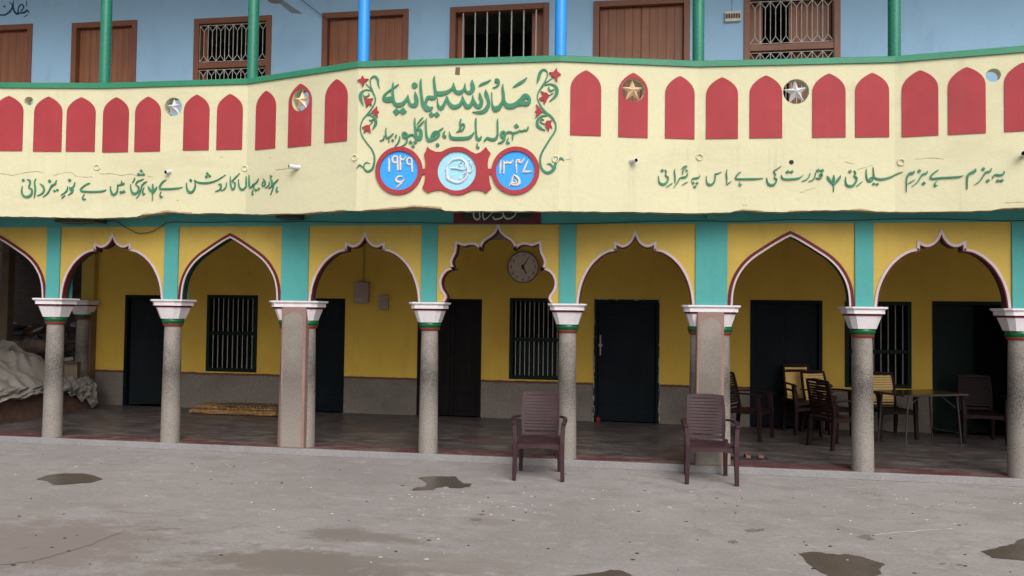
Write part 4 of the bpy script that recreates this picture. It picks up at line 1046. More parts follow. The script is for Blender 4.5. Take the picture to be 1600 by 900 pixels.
m_ = MB(); n1 = 72; o1 = .022
# fill between the outline and the round opening
bm2 = bmesh.new()
ov = [bm2.verts.new(on_facet(IC, s, z, o1)) for s, z in out]; iv = [bm2.verts.new(on_facet(IC, sC+rC*cos(2*pi*k/n1), zC_+rC*sin(2*pi*k/n1), o1)) for k in range(n1)]
es = [bm2.edges.new((ov[k], ov[(k+1) % len(ov)])) for k in range(len(ov))]+[bm2.edges.new((iv[k], iv[(k+1) % n1])) for k in range(n1)]
bmesh.ops.triangle_fill(bm2, edges=es, use_beauty=True)
bm2.verts.index_update()
for v in bm2.verts: m_.vert(v.co)
for f in bm2.faces: m_.face([v.index for v in f.verts])
bm2.free()
for k in range(len(out)):
    a, b = out[k], out[(k+1) % len(out)]; m_.quad(on_facet(IC,*a,o1), on_facet(IC,*b,o1), on_facet(IC,*b,-.001), on_facet(IC,*a,-.001))
for k in range(n1):
    a = (sC+rC*cos(2*pi*k/n1), zC_+rC*sin(2*pi*k/n1)); b = (sC+rC*cos(2*pi*(k+1)/n1), zC_+rC*sin(2*pi*(k+1)/n1))
    m_.quad(on_facet(IC,*a,o1), on_facet(IC,*b,o1), on_facet(IC,*b,-.001), on_facet(IC,*a,-.001))
ct = m_.build('emblem_plaque', M['red'], B); ct['label'] = 'scalloped red plaque with pale blue disc'
disc_on(714.2, 267.5, 30.7, -.001, .004, M['discpale'], 'plaque_disc', ct)
EMB = [('R',650,220,10),[(806,440,28),(770,335,30),(690,285,30),(585,300,30),(512,360,28),(486,430,26),(492,510,32),(494,580,42),(550,625,38),(640,655,36),(730,630,34),(790,560,34),(812,490,32),(806,440,28)],
 [(548,430,28),(640,438,22),(730,456,24),(776,428,22),(768,365,14)],[(694,402,14),(680,362,16),(722,338,12)],[(800,492,42),(860,482,28),(886,432,20),(868,402,8)],
 ('d',856,345,40),('d',868,375,34),('d',830,300,32),('o',690,585,42),[(788,505,16),(745,525,10)],[(780,535,16),(745,565,10)],[(540,590,14),(566,540,8)],[(470,470,12),(480,430,18),(474,520,12)]]
r_ = Relief(lambda x, y, o: onF(x, y, o+.004, IC), .012, .006); run(r_, EMB); r_.build('emblem', M['lilac'], ct)

# ---- pipes, rings, hole, cracks on the parapet
def pipe(px, py, r, dirpx, length, name='drain_pipe', lab=None):
    p = onF(px, py, 0); n_ = fnormal(facet_of(px, py))[0]
    d = (n_*1.0 + Vector((dirpx[0], 0, dirpx[1]))).normalized(); m_ = MB()
    a = p-d*.03; b = p+d*length
    m_.tube([a, b], r, 16, 0, cap=False)
    m_.tube([b, b-d*.05], r*.82, 16, 1, cap=False)
    t = d.cross(Vector((0,0,1))).normalized(); u = t.cross(d)
    for k in range(16):
        a0, a1 = 2*pi*k/16, 2*pi*(k+1)/16; q = lambda a_, rr, o=0: b+(t*cos(a_)+u*sin(a_))*rr-d*o
        m_.quad(q(a0,r),q(a1,r),q(a1,r*.82),q(a0,r*.82),0); 
    m_.face([m_.vert(b-d*.05+(t*cos(2*pi*k/16)+u*sin(2*pi*k/16))*r*.82) for k in range(16)], 1)
    m_.build(name, [M['pvc'], M['black']], PAR, smooth=True)
pipe(467, 261.5, .026, (-.75,0), .12); pipe(986, 252.5, .026, (.55,0), .09); pipe(266, 268, .026, (-.35,-.3), .07); pipe(1603, 241, .028, (-.5,-.1), .12)
def torus(px, py, r, rr, name):
    i = facet_of(px, py); c = onF(px, py, .006, i); s_, z_ = sz_of(i, c); m_ = MB(); n1 = 24
    pts = [on_facet(i, s_+r*cos(2*pi*k/n1), z_+r*sin(2*pi*k/n1), .006) for k in range(n1)]
    n_, d = fnormal(i); rings = []
    for k in range(n1):
        e = (pts[k]-on_facet(i, s_, z_, .006)).normalized()
        rings.append([pts[k]+rr*(cos(2*pi*j/8)*e+sin(2*pi*j/8)*n_) for j in range(8)])
    rings.append(rings[0]); m_.loft(rings, False); m_.build(name, M['cream'], PAR, smooth=True)
for px, py in ((152,261.5),(383,263),(554.5,246.5),(868,248.5),(1093,245.5),(1408,253.5)): torus(px, py, .033, .009, 'hook_ring')
def hole_disc(px, py, r):
    i = facet_of(px, py); s_, z_ = sz_of(i, onF(px, py, 0, i)); m_ = MB()
    m_.prism([on_facet(i, s_+r*cos(2*pi*k/16), z_+r*sin(2*pi*k/16), .003) for k in range(16)], [on_facet(i, s_+r*cos(2*pi*k/16), z_+r*sin(2*pi*k/16), -.03) for k in range(16)])
    m_.build('weep_hole_shade', M['black'], PAR)  # flat black disc in place of the shade inside a hole
hole_disc(1236.5, 253.5, .026)
i = facet_of(715, 112); s_, z_ = sz_of(i, onF(715, 112, 0, i)); mb = MB()
P = [(-.030,-.034),(.026,-.040),(.028,.05),(-.022,.05)]
mb.prism([on_facet(i,s_+a,z_+b,.003) for a, b in P], [on_facet(i,s_+a,z_+b,-.02) for a, b in P]); mb.build('slot_shade_plate', M['brown'], PAR)  # brown plate painted as the shaded inside of a broken slot
def cracks(lines, wd, mat=None):
    for L_ in lines:
        q = []; cb = MB()
        for a, b in zip(L_, L_[1:]):
            for k in range(4): q.append((a[0]+(b[0]-a[0])*k/4+random.uniform(-.5,.5), a[1]+(b[1]-a[1])*k/4+random.uniform(-.5,.5), wd*random.uniform(.5,1.3)))
        q.append((*L_[-1], wd*.3)); A_, B_ = [], []
        for p in range(len(q)):
            x0, y0, w0 = q[p]; xa, ya, _ = q[max(p-1,0)]; xb, yb, _ = q[min(p+1,len(q)-1)]
            tx, ty = xb-xa, yb-ya; ln = math.hypot(tx,ty) or 1; nx, ny = -ty/ln, tx/ln
            A_.append(cb.vert(onF(x0+nx*w0/2,y0+ny*w0/2,.0015))); B_.append(cb.vert(onF(x0-nx*w0/2,y0-ny*w0/2,.0015)))
        for p in range(len(q)-1): cb.face([A_[p],A_[p+1],B_[p+1],B_[p]])
        cb.build('plaster_crack', mat or M['crack'], PAR)
cracks([[(0,271),(20,274),(45,269),(60,268),(68,270)],[(83,274),(98,270),(112,270),(120,276),(133,277),(145,276)],[(155,272),(172,271),(188,274),(205,272),(217,275)],[(230,276),(240,277)],
        [(430,266),(445,264),(452,263)],[(884,249.8),(892,249.4)],[(1430,249),(1450,247),(1462,247),(1475,249)],[(1250,300),(1258,300)],[(1320,253),(1335,256)],[(1258,298),(1275,293)],
        [(1340,265),(1365,258)],[(1570,317),(1600,316)],[(345,246),(349,246)],[(420,247),(424,247)],[(276,313),(280,313)],[(1160,320),(1168,321)]], .9)
# exposed tan plaster along the broken bottom edge
for seg in ([(221,335),(228,333),(240,333),(255,330),(262,329),(280,331.5),(300,332)], [(515,330),(530,328),(545,329),(575,327.5),(600,325)], [(600,326),(612,324),(630,323.5),(645,321.5),(665,322),(690,324)],
            [(1148,330),(1160,327),(1180,328),(1192,330)], [(1232,329.5),(1250,328.5),(1262,329)], [(1328,327.5),(1345,326.5),(1365,329)], [(430,334),(470,333),(505,330.5)], [(1555,328),(1565,325.5),(1600,324)]):
    q = MB()
    T_ = [onF(x, y+random.uniform(-.8,.4), .003) for x, y in seg]; Bt = [onF(x, bot_y(x)+.2, .003) for x, y in seg]
    for k in range(len(seg)-1): q.quad(T_[k], T_[k+1], Bt[k+1], Bt[k])
    q.build('broken_plaster', M['tan'], PAR)

# ================================================================== UPPER STOREY
up = {'D0': rectY(-55, 50, 40, 130, YU, ZUF), 'D1': rectY(112, 213.5, 34, 130, YU, ZUF), 'W1': rectY(303, 424, 27, 130, YU), 'D2': rectY(503, 638, 17.5, 130, YU, ZUF),
      'W2': rectY(703, 858, 8, 95, YU), 'D3': rectY(927, 1078, -1, 100, YU, ZUF), 'W3': rectY(1162, 1313, -12, 100, YU)}
for k in ('W1','W2','W3'): a, b, p, q = up[k]; up[k] = (a, b, ZUF+.55, q)
XU0, XU1 = -13.5, 7.6
ZUT = 7.5
wall_with_openings('upper_wall', M['bluewall'], XU0, XU1, ZUF, ZUT, YU, .2, list(up.values()), B)
mb = MB(); mb.box(XU0, XU1, -1.0, 6.1, ZUT, ZUT+.18); mb.build('roof_slab', M['soffit'], B)
mb = MB(); mb.box(XU0, XU1, 5.95, 6.1, ZUF, ZUT); mb.box(XU0, XU0+.12, YU+.2, 5.95, ZUF, ZUT); mb.box(XU1-.12, XU1, YU+.2, 5.95, ZUF, ZUT)
mb.build('upper_room_walls', M['room'], B)
for k, pl in (('D0',4),('D1',5),('D2',4),('D3',5)):
    door(up[k], YU, M['woodframe'], M['wood'], leaves=2, planks=pl, inset=.06, fw=.085, proud=.02)
def upper_window(r, style, shut=None, mull=None):
    a, b, z0, z1 = r; f = .085; Y = YU
    m_ = MB()
    m_.box(a, a+f, Y-.02, Y+.12, z0, z1); m_.box(b-f, b, Y-.02, Y+.12, z0, z1); m_.box(a+f, b-f, Y-.02, Y+.12, z1-f, z1); m_.box(a+f, b-f, Y-.02, Y+.12, z0, z0+f)
    if mull: m_.box(a+f, b-f, Y-.012, Y+.10, mull-.045, mull+.045)
    w_ = m_.build('window', M['woodframe'], B, bevel=.005)
    m_ = MB(); A, Bx = a+f, b-f; yg = Y+.02; r_ = .0052
    if style == 'bars':
        for k in range(7):
            x = A+(Bx-A)*(k+.6)/7.2; m_.tube([(x,yg,z0+f),(x,yg,z1-f)], .0095, 8)
        m_.build('window_bars', M['grille'], w_)
    else:
        for (p, q) in ((mull+.045, z1-f), (z0+f, mull-.045)):
            n_ = 8; wd = (Bx-A)/n_; h = min(.16, (q-p)*.3); p += .02; q -= .02
            m_.tube([(A,yg,p),(Bx,yg,p)], r_, 5); m_.tube([(A,yg,q),(Bx,yg,q)], r_, 5)
            for k in range(n_+1): m_.tube([(A+wd*k,yg,p),(A+wd*k,yg,q)], r_, 5)
            for k in range(n_):
                xm = A+wd*(k+.5)
                m_.tube([(xm,yg,p+h*.6),(xm,yg,q-h*.6)], r_, 5)
                for (e, g) in ((p, p+h*.6), (q, q-h*.6)): m_.tube([(A+wd*k,yg,e),(xm,yg,g)], r_, 5); m_.tube([(A+wd*(k+1),yg,e),(xm,yg,g)], r_, 5)
        m_.build('window_grille', M['grille'], w_)
    if shut:
        for (u0, u1) in shut:
            m_ = MB(); x0, x1 = A+(Bx-A)*u0, A+(Bx-A)*u1; npl = max(1, int((x1-x0)/.12))
            for k in range(npl): m_.box(x0+(x1-x0)*k/npl+.003, x0+(x1-x0)*(k+1)/npl-.003, Y+.13, Y+.16, z0+f, z1-f)
            m_.box(x0, x1, Y+.14, Y+.158, z0+f, z1-f)
            m_.build('shutter', M['wood'], w_)
m1 = onY(360, 101, YU).z; m3 = onY(1238, 73, YU).z
upper_window(up['W1'], 'grille', [(0,.06)], m1); upper_window(up['W2'], 'bars', [(0,.08),(.86,1.0)]); upper_window(up['W3'], 'grille', [(.0,.17),(.49,1.0)], m3)
# balcony posts on the coping
for px, bl in ((164,0),(394.5,0),(567.5,1),(875.5,1),(1091,0),(1397.5,0)):
    best = min(range(len(PV)), key=lambda k: abs(VPX[k][0][0]-px)); n_ = fnormal(min(best, NF-1))[0]
    base = onY(px, 110, PV[best][1]+.06); m_ = MB()
    m_.tube([(base.x, base.y, ZR-.005), (base.x, base.y, ZUT+.01)], .066, 20)
    o = m_.build('balcony_post', M['bluepost'] if bl else M['greenpost'], B, smooth=True)
    o['label'] = 'bright blue round post' if bl else 'dark green round post'
# painted word high on the blue wall at the left
mapU = lambda x, y, o: onY(x, y, YU-o)
r_ = Relief(mapU, .002, .001)
run(r_, [('R',0,0,6.4),('d',43,65,24),[(-30,140,14),(0,148,14),(50,148,16),(100,112,18),(125,58,16),(95,22,8)],[(134,5,8),(135,90,16),(165,138,22),(196,128,20)],[(180,128,14),(186,72,12),(218,42,12),(236,76,14),(206,112,14)],[(200,128,18),(248,124,20),(270,100,16),(292,132,10)],[(238,170,8),(276,146,8)],[(262,8,8),(268,40,8),(258,62,8)]])
r_.build('wall_lettering', M['navy'], B)

# ================================================================== THINGS
# wall clock on the yellow wall
c = onY(817.7, 417.6, YB); R0 = 25.0*(c-CAM).dot(CF)/FPX
ck = empty('wall_clock', c); tag(ck, 'large round wall clock with black numerals on the yellow wall', 'clock')
mb = MB(); mb.lathe([(R0*.2,.002),(R0*.93,.002),(R0*.99,.01),(R0,.03),(R0*.985,.045),(R0*.93,.05),(R0*.915,.034)], (0,0,0), 48, axis='Y', cap=False); mb.build('rim', M['clockrim'], ck, smooth=True)
mb = MB(); mb.lathe([(R0*.93,.02),(R0*.93,.036)], (0,0,0), 48, axis='Y'); mb.build('face', M['clockface'], ck)
def textmesh(txt, size, name='text'):
    cu = bpy.data.curves.new(name, 'FONT'); cu.body = txt; cu.size = size; cu.align_x = 'CENTER'; cu.align_y = 'CENTER'; cu.extrude = .001
    o = bpy.data.objects.new(name, cu); COL.objects.link(o)
    dg = bpy.context.evaluated_depsgraph_get(); me = bpy.data.meshes.new_from_object(o.evaluated_get(dg))
    bpy.data.objects.remove(o); bpy.data.curves.remove(cu); return me
mb = MB()
for h in range(1, 13):
    me = textmesh(str(h), R0*.27); a_ = pi/2-2*pi*h/12; off = len(mb.v)
    for v in me.vertices: mb.vert((v.co.x+R0*.76*cos(a_), -.038-v.co.z, v.co.y+R0*.76*sin(a_)))
    for p in me.polygons: mb.face([off+k for k in p.vertices])
    bpy.data.meshes.remove(me)
mb.build('numerals', M['black'], ck)
for nm, ang, ln, wd, oy in (('minute_hand', pi/2-2*pi*5/60, .70, .014, .043), ('hour_hand', pi/2-2*pi*5.08/12, .48, .020, .040)):
    mb = MB(); d = Vector((cos(ang),0,sin(ang))); t = Vector((-sin(ang),0,cos(ang)))
    P = [d*(-R0*.16)+t*wd*.8, d*(-R0*.16)-t*wd*.8, d*R0*ln-t*wd*.35, d*R0*ln+t*wd*.35]
    mb.prism([p+Vector((0,-oy-.002,0)) for p in P], [p+Vector((0,-oy,0)) for p in P]); mb.build(nm, M['black'], ck)

# name board under the slab over the middle arch
pa, pb = onY(709, 350, -.135), onY(845, 350, -.135); x0, x1, zb = pa.x, pb.x, pa.z; zt = 3.05
sg = empty('name_board', ((x0+x1)/2, -.135, zb)); O = sg.location.copy(); tag(sg, 'dark green and maroon name board with pale lettering over the middle arch', 'sign')
mb = MB(); mb.box(x0, x1, -.140, -.1215, zb, zt); mb.build('board', M['signred'], sg, origin=O)
mb = MB(); pts = []
for k in range(40):
    a_ = 2*pi*k/40; e = .5
    pts.append(((x0+x1)/2+.41*(x1-x0)*math.copysign(abs(cos(a_))**.6, cos(a_)), zb+.16+.125*math.copysign(abs(sin(a_))**.5, sin(a_))))
pts = [(x, min(z, zt-.004)) for x, z in pts]
mb.prism([(x,-.1425,z) for x, z in pts], [(x,-.139,z) for x, z in pts]); mb.build('board_panel', M['sign'], sg, origin=O)
r_ = Relief(lambda x, y, o: onY(x, y, -.1425-o), .002, .001)
run(r_, [('R',700,320,10),[(480,20,12),(410,70,16),(402,180,20),(450,232,26),(497,200,20),(480,110,14),(430,90,12)],[(560,60,12),(545,150,18),(565,228,24),(630,190,16),(710,105,12),(760,60,12)],[(700,180,12),(725,222,26),(800,218,24),(862,180,20),(850,110,14),(800,60,12)],[(876,160,12),(905,212,28),(970,214,26),(1040,170,18),(1060,110,16),(1010,100,14),(1120,85,12)]])
r_.mb.build('board_lettering', M['signtext'], sg, origin=O)

# electric boxes on the wall
def boxthing(name, label, cat, px0, px1, py0, py1, Y, dep, mat, extra=None):
    a, b = onY(px0, (py0+py1)/2, Y).x, onY(px1, (py0+py1)/2, Y).x; z1, z0 = onY((px0+px1)/2, py0, Y).z, onY((px0+px1)/2, py1, Y).z
    e = empty(name, ((a+b)/2, Y, z0)); O_ = e.location.copy(); tag(e, label, cat)
    q = MB(); q.box(a, b, Y-dep, Y-.0005, z0, z1); q.build('case', mat, e, origin=O_, bevel=.008)
    if extra: extra(e, O_, a, b, z0, z1, Y-dep)
    return e
def meter_extra(e, O_, a, b, z0, z1, Y):
    q = MB(); q.box(a+.05, b-.05, Y-.006, Y-.0005, z0+.22*(z1-z0)+.06, z1-.05); q.build('cover', M['meter'], e, origin=O_, bevel=.004)
    q = MB()
    for k in range(3): q.box(a+.05+k*.035, a+.075+k*.035, Y-.012, Y-.0005, z0+.04, z0+.075)
    q.build('terminals', M['flake'], e, origin=O_)
boxthing('electric_meter', 'larger grey meter box with pale terminals on the yellow wall', 'meter box', 556, 578, 441, 474, YB, .10, M['meter'], meter_extra)
def sw_extra(e, O_, a, b, z0, z1, Y):
    q = MB(); q.box(a+.015, b-.015, Y-.005, Y-.0005, z0+.03, z1-.03); q.build('lid', M['meter'], e, origin=O_, bevel=.004)
boxthing('switch_box', 'small narrow grey box right of the meter on the yellow wall', 'switch box', 594, 608, 461, 485, YB, .07, M['meter'], sw_extra)
def sb_extra(e, O_, a, b, z0, z1, Y):
    q = MB(); n_ = 6
    for k in range(n_):
        x = a+(b-a)*(k+.7)/(n_+.4); q.box(x-.012, x+.012, Y-.010, Y-.0005, z0+(z1-z0)*.28, z0+(z1-z0)*.72)
    q.build('switches', M['room'], e, origin=O_)
boxthing('switch_board', 'cream board of switches beside the grilled window upstairs', 'switch board', 1132, 1157, 19, 35, YU, .05, M['beige'], sb_extra)
mb = MB(); p = onY(1144.5, 19, YU-.012); mb.tube([p, (p.x, p.y, ZUT)], .008, 8); o = mb.build('conduit', M['bluewall'], origin=p); tag(o, 'thin pipe rising from the switch board on the blue wall', 'conduit')
mb = MB(); p = onY(567, 441, YB-.02); p2 = onY(567, 380, YB-.02); mb.tube([p, (p.x, p.y, 2.99)], .013, 8); o = mb.build('conduit', M['arch'], origin=p); tag(o, 'ochre painted pipe rising from the meter box', 'conduit')

# rods across the arches, under the ceiling
for k, (xa, xb, yy) in enumerate(((745,830,378.5),(1222,1247,377))):
    a, b = onY(xa, yy, 1.2), onY(xb, yy, 1.2)
# sagging cable under the balcony
pts = [(95,349),(130,350),(175,345),(195,355),(215,364),(235,362),(252,353),(265,347),(320,347.5),(380,346),(430,347),(480,346),(560,348),(640,347.5),(705,349),(850,350),(930,349),(1010,346),(1090,345),(1160,346),(1240,343),(1320,344.5),(1400,342),(1480,342.5),(1560,345),(1620,344)]
P = [onY(x, y, -.145) for x, y in pts]; q = cr([(p.x, p.z, 0) for p in P], 4)
mb = MB(); mb.tube([(a, -.135, b) for a, b, _ in q], .0055, 6); o = mb.build('cable', M['cable'], origin=P[0]); tag(o, 'thin dark cable sagging along the teal beam under the balcony', 'cable')
for (xa, xb, ya, yb) in ((88,150,341,348.5),(433,465,334,343)):
    a, b = onY(xa, ya, -.33), onY(xb, yb, -.33); mb = MB(); mb.box(a.x, b.x, -.36, -.13, a.z-.055, ZSOF-.001); mb.build('bracket_and_recess_shade', M['cable'], B)  # dark boxes put in place of shaded recesses under the slab
a = onY(1113, 334, -.2); mb = MB(); mb.box(a.x-.06, a.x+.06, -.25, -.122, a.z-.05, ZSOF-.002); mb.build('bracket_and_recess_shade', M['teal'], B)

# ceiling fan upstairs
tip = onY(464, 21, 1.15); dr_ = (onZ(434, -2, tip.z)-tip).normalized(); hub = tip+dr_*.62
fan = empty('ceiling_fan', hub); tag(fan, 'grey ceiling fan hanging over the upper balcony', 'fan')
mb = MB(); mb.lathe([(.02,-.08),(.09,-.07),(.13,-.02),(.13,.03),(.08,.07),(.02,.08)], (0,0,0), 24); mb.build('motor', M['meter'], fan, smooth=True)
mb = MB(); mb.tube([(0,0,.07),(0,0,ZUT-hub.z)], .014, 8); mb.build('down_rod', M['meter'], fan)
a0 = atan2(tip.y-hub.y, tip.x-hub.x)
for k in range(3):
    a_ = a0+2*pi*k/3; d = Vector((cos(a_),sin(a_),0)); t = Vector((-sin(a_),cos(a_),.12)); mb = MB()
    Lf = .62
    F_ = [d*.10-t*.03, d*.10+t*.03, d*.22+t*.065, d*Lf+t*.09, d*Lf-t*.09, d*.22-t*.065]
    mb.prism([p_+Vector((0,0,.004)) for p_ in F_], [p_-Vector((0,0,.002)) for p_ in F_], backcap=True); mb.build('blade', M['bladegrey'], fan)

mb = MB(); P = [onY(x, y, YU-.05) for x, y in ((462,-8),(474,2),(490,14),(504,25),(512,30),(530,32))]; mb.tube(P, .005, 6); o = mb.build('cable', M['cable'], origin=P[0]); tag(o, 'thin wire slanting down the blue wall to the left plank door', 'cable')

# ---- plastic arm chairs
def make_chair(name, label, group, frame, slat):
    root = empty(name); tag(root, label, 'chair', group)
    W, SH = .225, .415
    # seat (dished, with rolled front)
    m_ = MB(); nx, ny = 8, 8; g = []
    for j in range(ny+1):
        row = []
        for i_ in range(nx+1):
            u, v = i_/nx*2-1, j/ny; w_ = .235-.02*v; x = u*w_; y = -.235+.45*v
            z = SH-.018*(1-u*u)*sin(pi*min(1,v*1.1)) - (.022*(1-v*6)**2 if v < 1/6 else 0) - .012*v
            row.append(m_.vert((x, y, z)))
        g.append(row)
    for j in range(ny):
        for i_ in range(nx): m_.face([g[j][i_], g[j][i_+1], g[j+1][i_+1], g[j+1][i_]])
    # apron all round
    rim = [g[0][i_] for i_ in range(nx+1)]+[g[j][nx] for j in range(1, ny+1)]+[g[ny][i_] for i_ in range(nx-1,-1,-1)]+[g[j][0] for j in range(ny-1,0,-1)]
    low_ = []
    for k, vi in enumerate(rim):
        p = m_.v[vi]; fr = 1 if p.y < -.2 else 0
        dz = .058 - (.018*(1-(p.x/.235)**2) if fr else .01)
        low_.append(m_.vert((p.x*1.015, p.y*1.015, p.z-dz)))
    inn = [m_.vert((m_.v[i_].x*.94, m_.v[i_].y*.94, m_.v[i_].z+.004)) for i_ in low_]
    for k in range(len(rim)):
        k2 = (k+1) % len(rim); m_.face([rim[k], low_[k], low_[k2], rim[k2]]); m_.face([low_[k], inn[k], inn[k2], low_[k2]])
    m_.build('seat', frame, root, smooth=True)
    # legs, front ones run on up to the arm rests
    for sx in (-1, 1):
        def rect(cx, cy, wx, wy, z): return [(cx-wx,cy-wy,z),(cx+wx,cy-wy,z),(cx+wx,cy+wy,z),(cx-wx,cy+wy,z)]
        m_ = MB(); m_.loft([rect(sx*.262,-.245,.021,.023,0), rect(sx*.256,-.238,.024,.027,.25), rect(sx*.254,-.235,.026,.030,.42), rect(sx*.262,-.215,.024,.032,.55), rect(sx*.270,-.20,.024,.034,.632)])
        m_.build('leg', frame, root, bevel=.006)
        m_ = MB(); m_.loft([rect(sx*.222,.262,.020,.022,0), rect(sx*.216,.235,.023,.026,.22), rect(sx*.212,.215,.025,.028,.42)])
        m_.build('leg', frame, root, bevel=.006)
        m_ = MB(); R_ = []
        for t in [k/8 for k in range(9)]:
            y = -.262+.50*t; x = sx*(.272+.022*sin(pi*t)-.035*t*t); z = .640+.012*sin(pi*t)-.004*t; wd = .027-.006*t
            if t == 0: z -= .012
            R_.append([(x-wd,y,z-.014),(x+wd,y,z-.014),(x+wd*.9,y,z+.008),(x-wd*.9,y,z+.008)])
        m_.loft(R_); m_.build('armrest', frame, root, smooth=True, bevel=.004)
    # back rest: curved stiles, top rail and slats
    def bp(u, h, o=0.0):
        """u -1..1 across, h 0..1 up"""
        y = .200+.095*h+.012*h*h + .022*(1-u*u) + o; x = u*(.200+.012*sin(pi*h)); z = .425+.475*h + (.014*(1-u*u) if h > .97 else 0)
        return Vector((x, y, z))
    m_ = MB()
    for sx in (-1, 1):
        R_ = []
        for k in range(13):
            h = .955*k/12; u0, u1 = sx*.86, sx*1.02
            R_.append([bp(u0,h,-.012), bp(u1,h,-.014), bp(u1,h,.014), bp(u0,h,.012)])
        m_.loft(R_)
    for (h0, h1) in ((.94,1.0),(.0,.03)):
        R_ = []
        for k in range(13):
            u = (-.855+1.71*k/12)*(1.19 if h0 > .5 else 1); R_.append([bp(u,h0,-.010), bp(u,h1,-.010), bp(u,h1,.010), bp(u,h0,.010)])
        m_.loft(R_)
    R_ = []
    br = m_.build('backrest', frame, root, smooth=True)
    m_ = MB(); ns = 11
    for s_ in range(ns):
        h0 = .115+.815*s_/ns+.006; h1 = .115+.815*(s_+1)/ns-.010
        R_ = []
        for k in range(13):
            u = (-.875+1.75*k/12); sag = -.010*(1-u*u); R_.append([bp(u,h0+sag,-.008), bp(u,h1+sag,-.008), bp(u,h1+sag,.006), bp(u,h0+sag,.006)])
        m_.loft(R_)
    R_ = []
    for k in range(13):
        u = (-.875+1.75*k/12); R_.append([bp(u,.028,-.008), bp(u,.075-.012*(1-u*u),-.008), bp(u,.075-.012*(1-u*u),.006), bp(u,.028,.006)])
    m_.loft(R_)
    m_.build('back_slats', slat, br, smooth=True)
    return root
G1 = 'plastic arm chairs'
c1 = make_chair('plastic_chair', 'purple brown plastic armchair standing in the yard before the round column', G1, M['chair'], M['chair'])
c1.location = (-.985, -.735, 0); c1.rotation_euler = (0,0,radians(4.5))
c2 = copy_tree(c1); c2['label'] = 'purple brown plastic armchair standing in the yard before the square pier'
c2.location = (.872, -.545, 0); c2.rotation_euler = (0,0,radians(2.0))
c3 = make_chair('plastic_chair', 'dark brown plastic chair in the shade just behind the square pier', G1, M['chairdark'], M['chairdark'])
def put(c, px, py, rz, lab=None):
    p = onZ(px, py, FZ); c.location = (p.x, p.y, FZ); c.rotation_euler = (0,0,radians(rz))
    if lab: c['label'] = lab
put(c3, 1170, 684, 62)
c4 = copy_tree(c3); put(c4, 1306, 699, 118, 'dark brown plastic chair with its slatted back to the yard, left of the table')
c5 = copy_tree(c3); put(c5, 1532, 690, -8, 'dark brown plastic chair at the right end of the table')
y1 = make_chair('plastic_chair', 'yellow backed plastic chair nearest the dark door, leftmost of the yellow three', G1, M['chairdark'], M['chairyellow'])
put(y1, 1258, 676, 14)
y1['label'] = 'lower plastic chair of the stacked pair left of the table'
y1b = copy_tree(y1); y1b.location.z += .085; y1b.location.y += .02; y1b['label'] = 'yellow backed plastic chair on top of the stacked pair, leftmost of the yellow ones'
y2 = copy_tree(y1); put(y2, 1290, 678, 24, 'yellow backed plastic chair half hidden behind a dark brown chair')
y3 = copy_tree(y1); put(y3, 1390, 682, 10, 'yellow backed plastic chair at the table beside the round column')

# ---- folding table
TZ = FZ+.70
A_, B_, C_, D_ = onZ(1362,612,TZ), onZ(1430,621,TZ), onZ(1521,613,TZ), onZ(1462,606,TZ)
cx = (A_+B_+C_+D_)/4
ctr = onZ(1436, 613, TZ)
tb_ = empty('folding_table', (ctr.x, ctr.y, FZ), radians(24)); tag(tb_, 'thin topped folding table with metal legs among the chairs', 'table')
mb = MB(); mb.box(-.52,.52,-.30,.30,.685,.705); mb.build('table_top', M['tabletop'], tb_, bevel=.006)
mb = MB(); mb.loft([[(-x,-y,z),(x,-y,z),(x,y,z),(-x,y,z)] for x,y,z in ((.5205,.3005,.678),(.526,.306,.678),(.526,.306,.703),(.5205,.3005,.703))], False); mb.build('edge_strip', M['tabletop'], tb_)
for sx in (-1,1):
    for sy in (-1,1):
        mb = MB(); mb.tube([(sx*.40,sy*.24,.684),(sx*.46,sy*.25,0)], .012, 10); mb.build('leg', M['metal'], tb_, smooth=True)
    mb = MB(); mb.tube([(sx*.445,-.245,.16),(sx*.445,.245,.16)], .009, 8); mb.tube([(sx*.42,-.2,.5),(sx*.15,-.2,.684)], .007, 8); mb.build('leg_brace', M['metal'], tb_, smooth=True)

# ---- rolled rug by the wall
a, b = onZ(298, 646, FZ), onZ(436, 650, FZ); L_ = b.x-a.x
rg = empty('folded_rug', (a.x, a.y+.1, FZ)); tag(rg, 'folded mustard rug with a dark pattern lying along the veranda wall', 'rug')
def mat_slab(name, x0, x1, y0, y1, z0, z1, mat, seed):
    q = MB(); R_ = []
    for k in range(31):
        t = k/30; e = min(1, .8+t*9, .8+(1-t)*9); rr = []
        for j in range(20):
            g_ = 2*pi*j/20; cx_ = math.copysign(abs(cos(g_))**.35, cos(g_)); sz = math.copysign(abs(sin(g_))**.55, sin(g_))
            wob = .018*noise.noise(Vector((t*5, j*.6, seed)))
            rr.append((x0+t*(x1-x0), (y0+y1)/2+(y1-y0)/2*cx_+wob, max(.001, (z0+z1)/2+(z1-z0)/2*sz*e+(wob*.7 if sz > 0 else 0))))
        R_.append(rr)
    q.loft(R_); return q.build(name, mat, rg, smooth=True)
mat_slab('folded_layer', 0, L_, -.16, .26, .0, .085, M['rug'], 1.0)
mat_slab('folded_layer', .10, L_-.02, -.13, .26, .078, .15, M['rug'], 2.0)
mat_slab('patterned_fold', .32*L_, L_-.03, -.142, .22, .115, .168, M['rugdark'], 3.0)
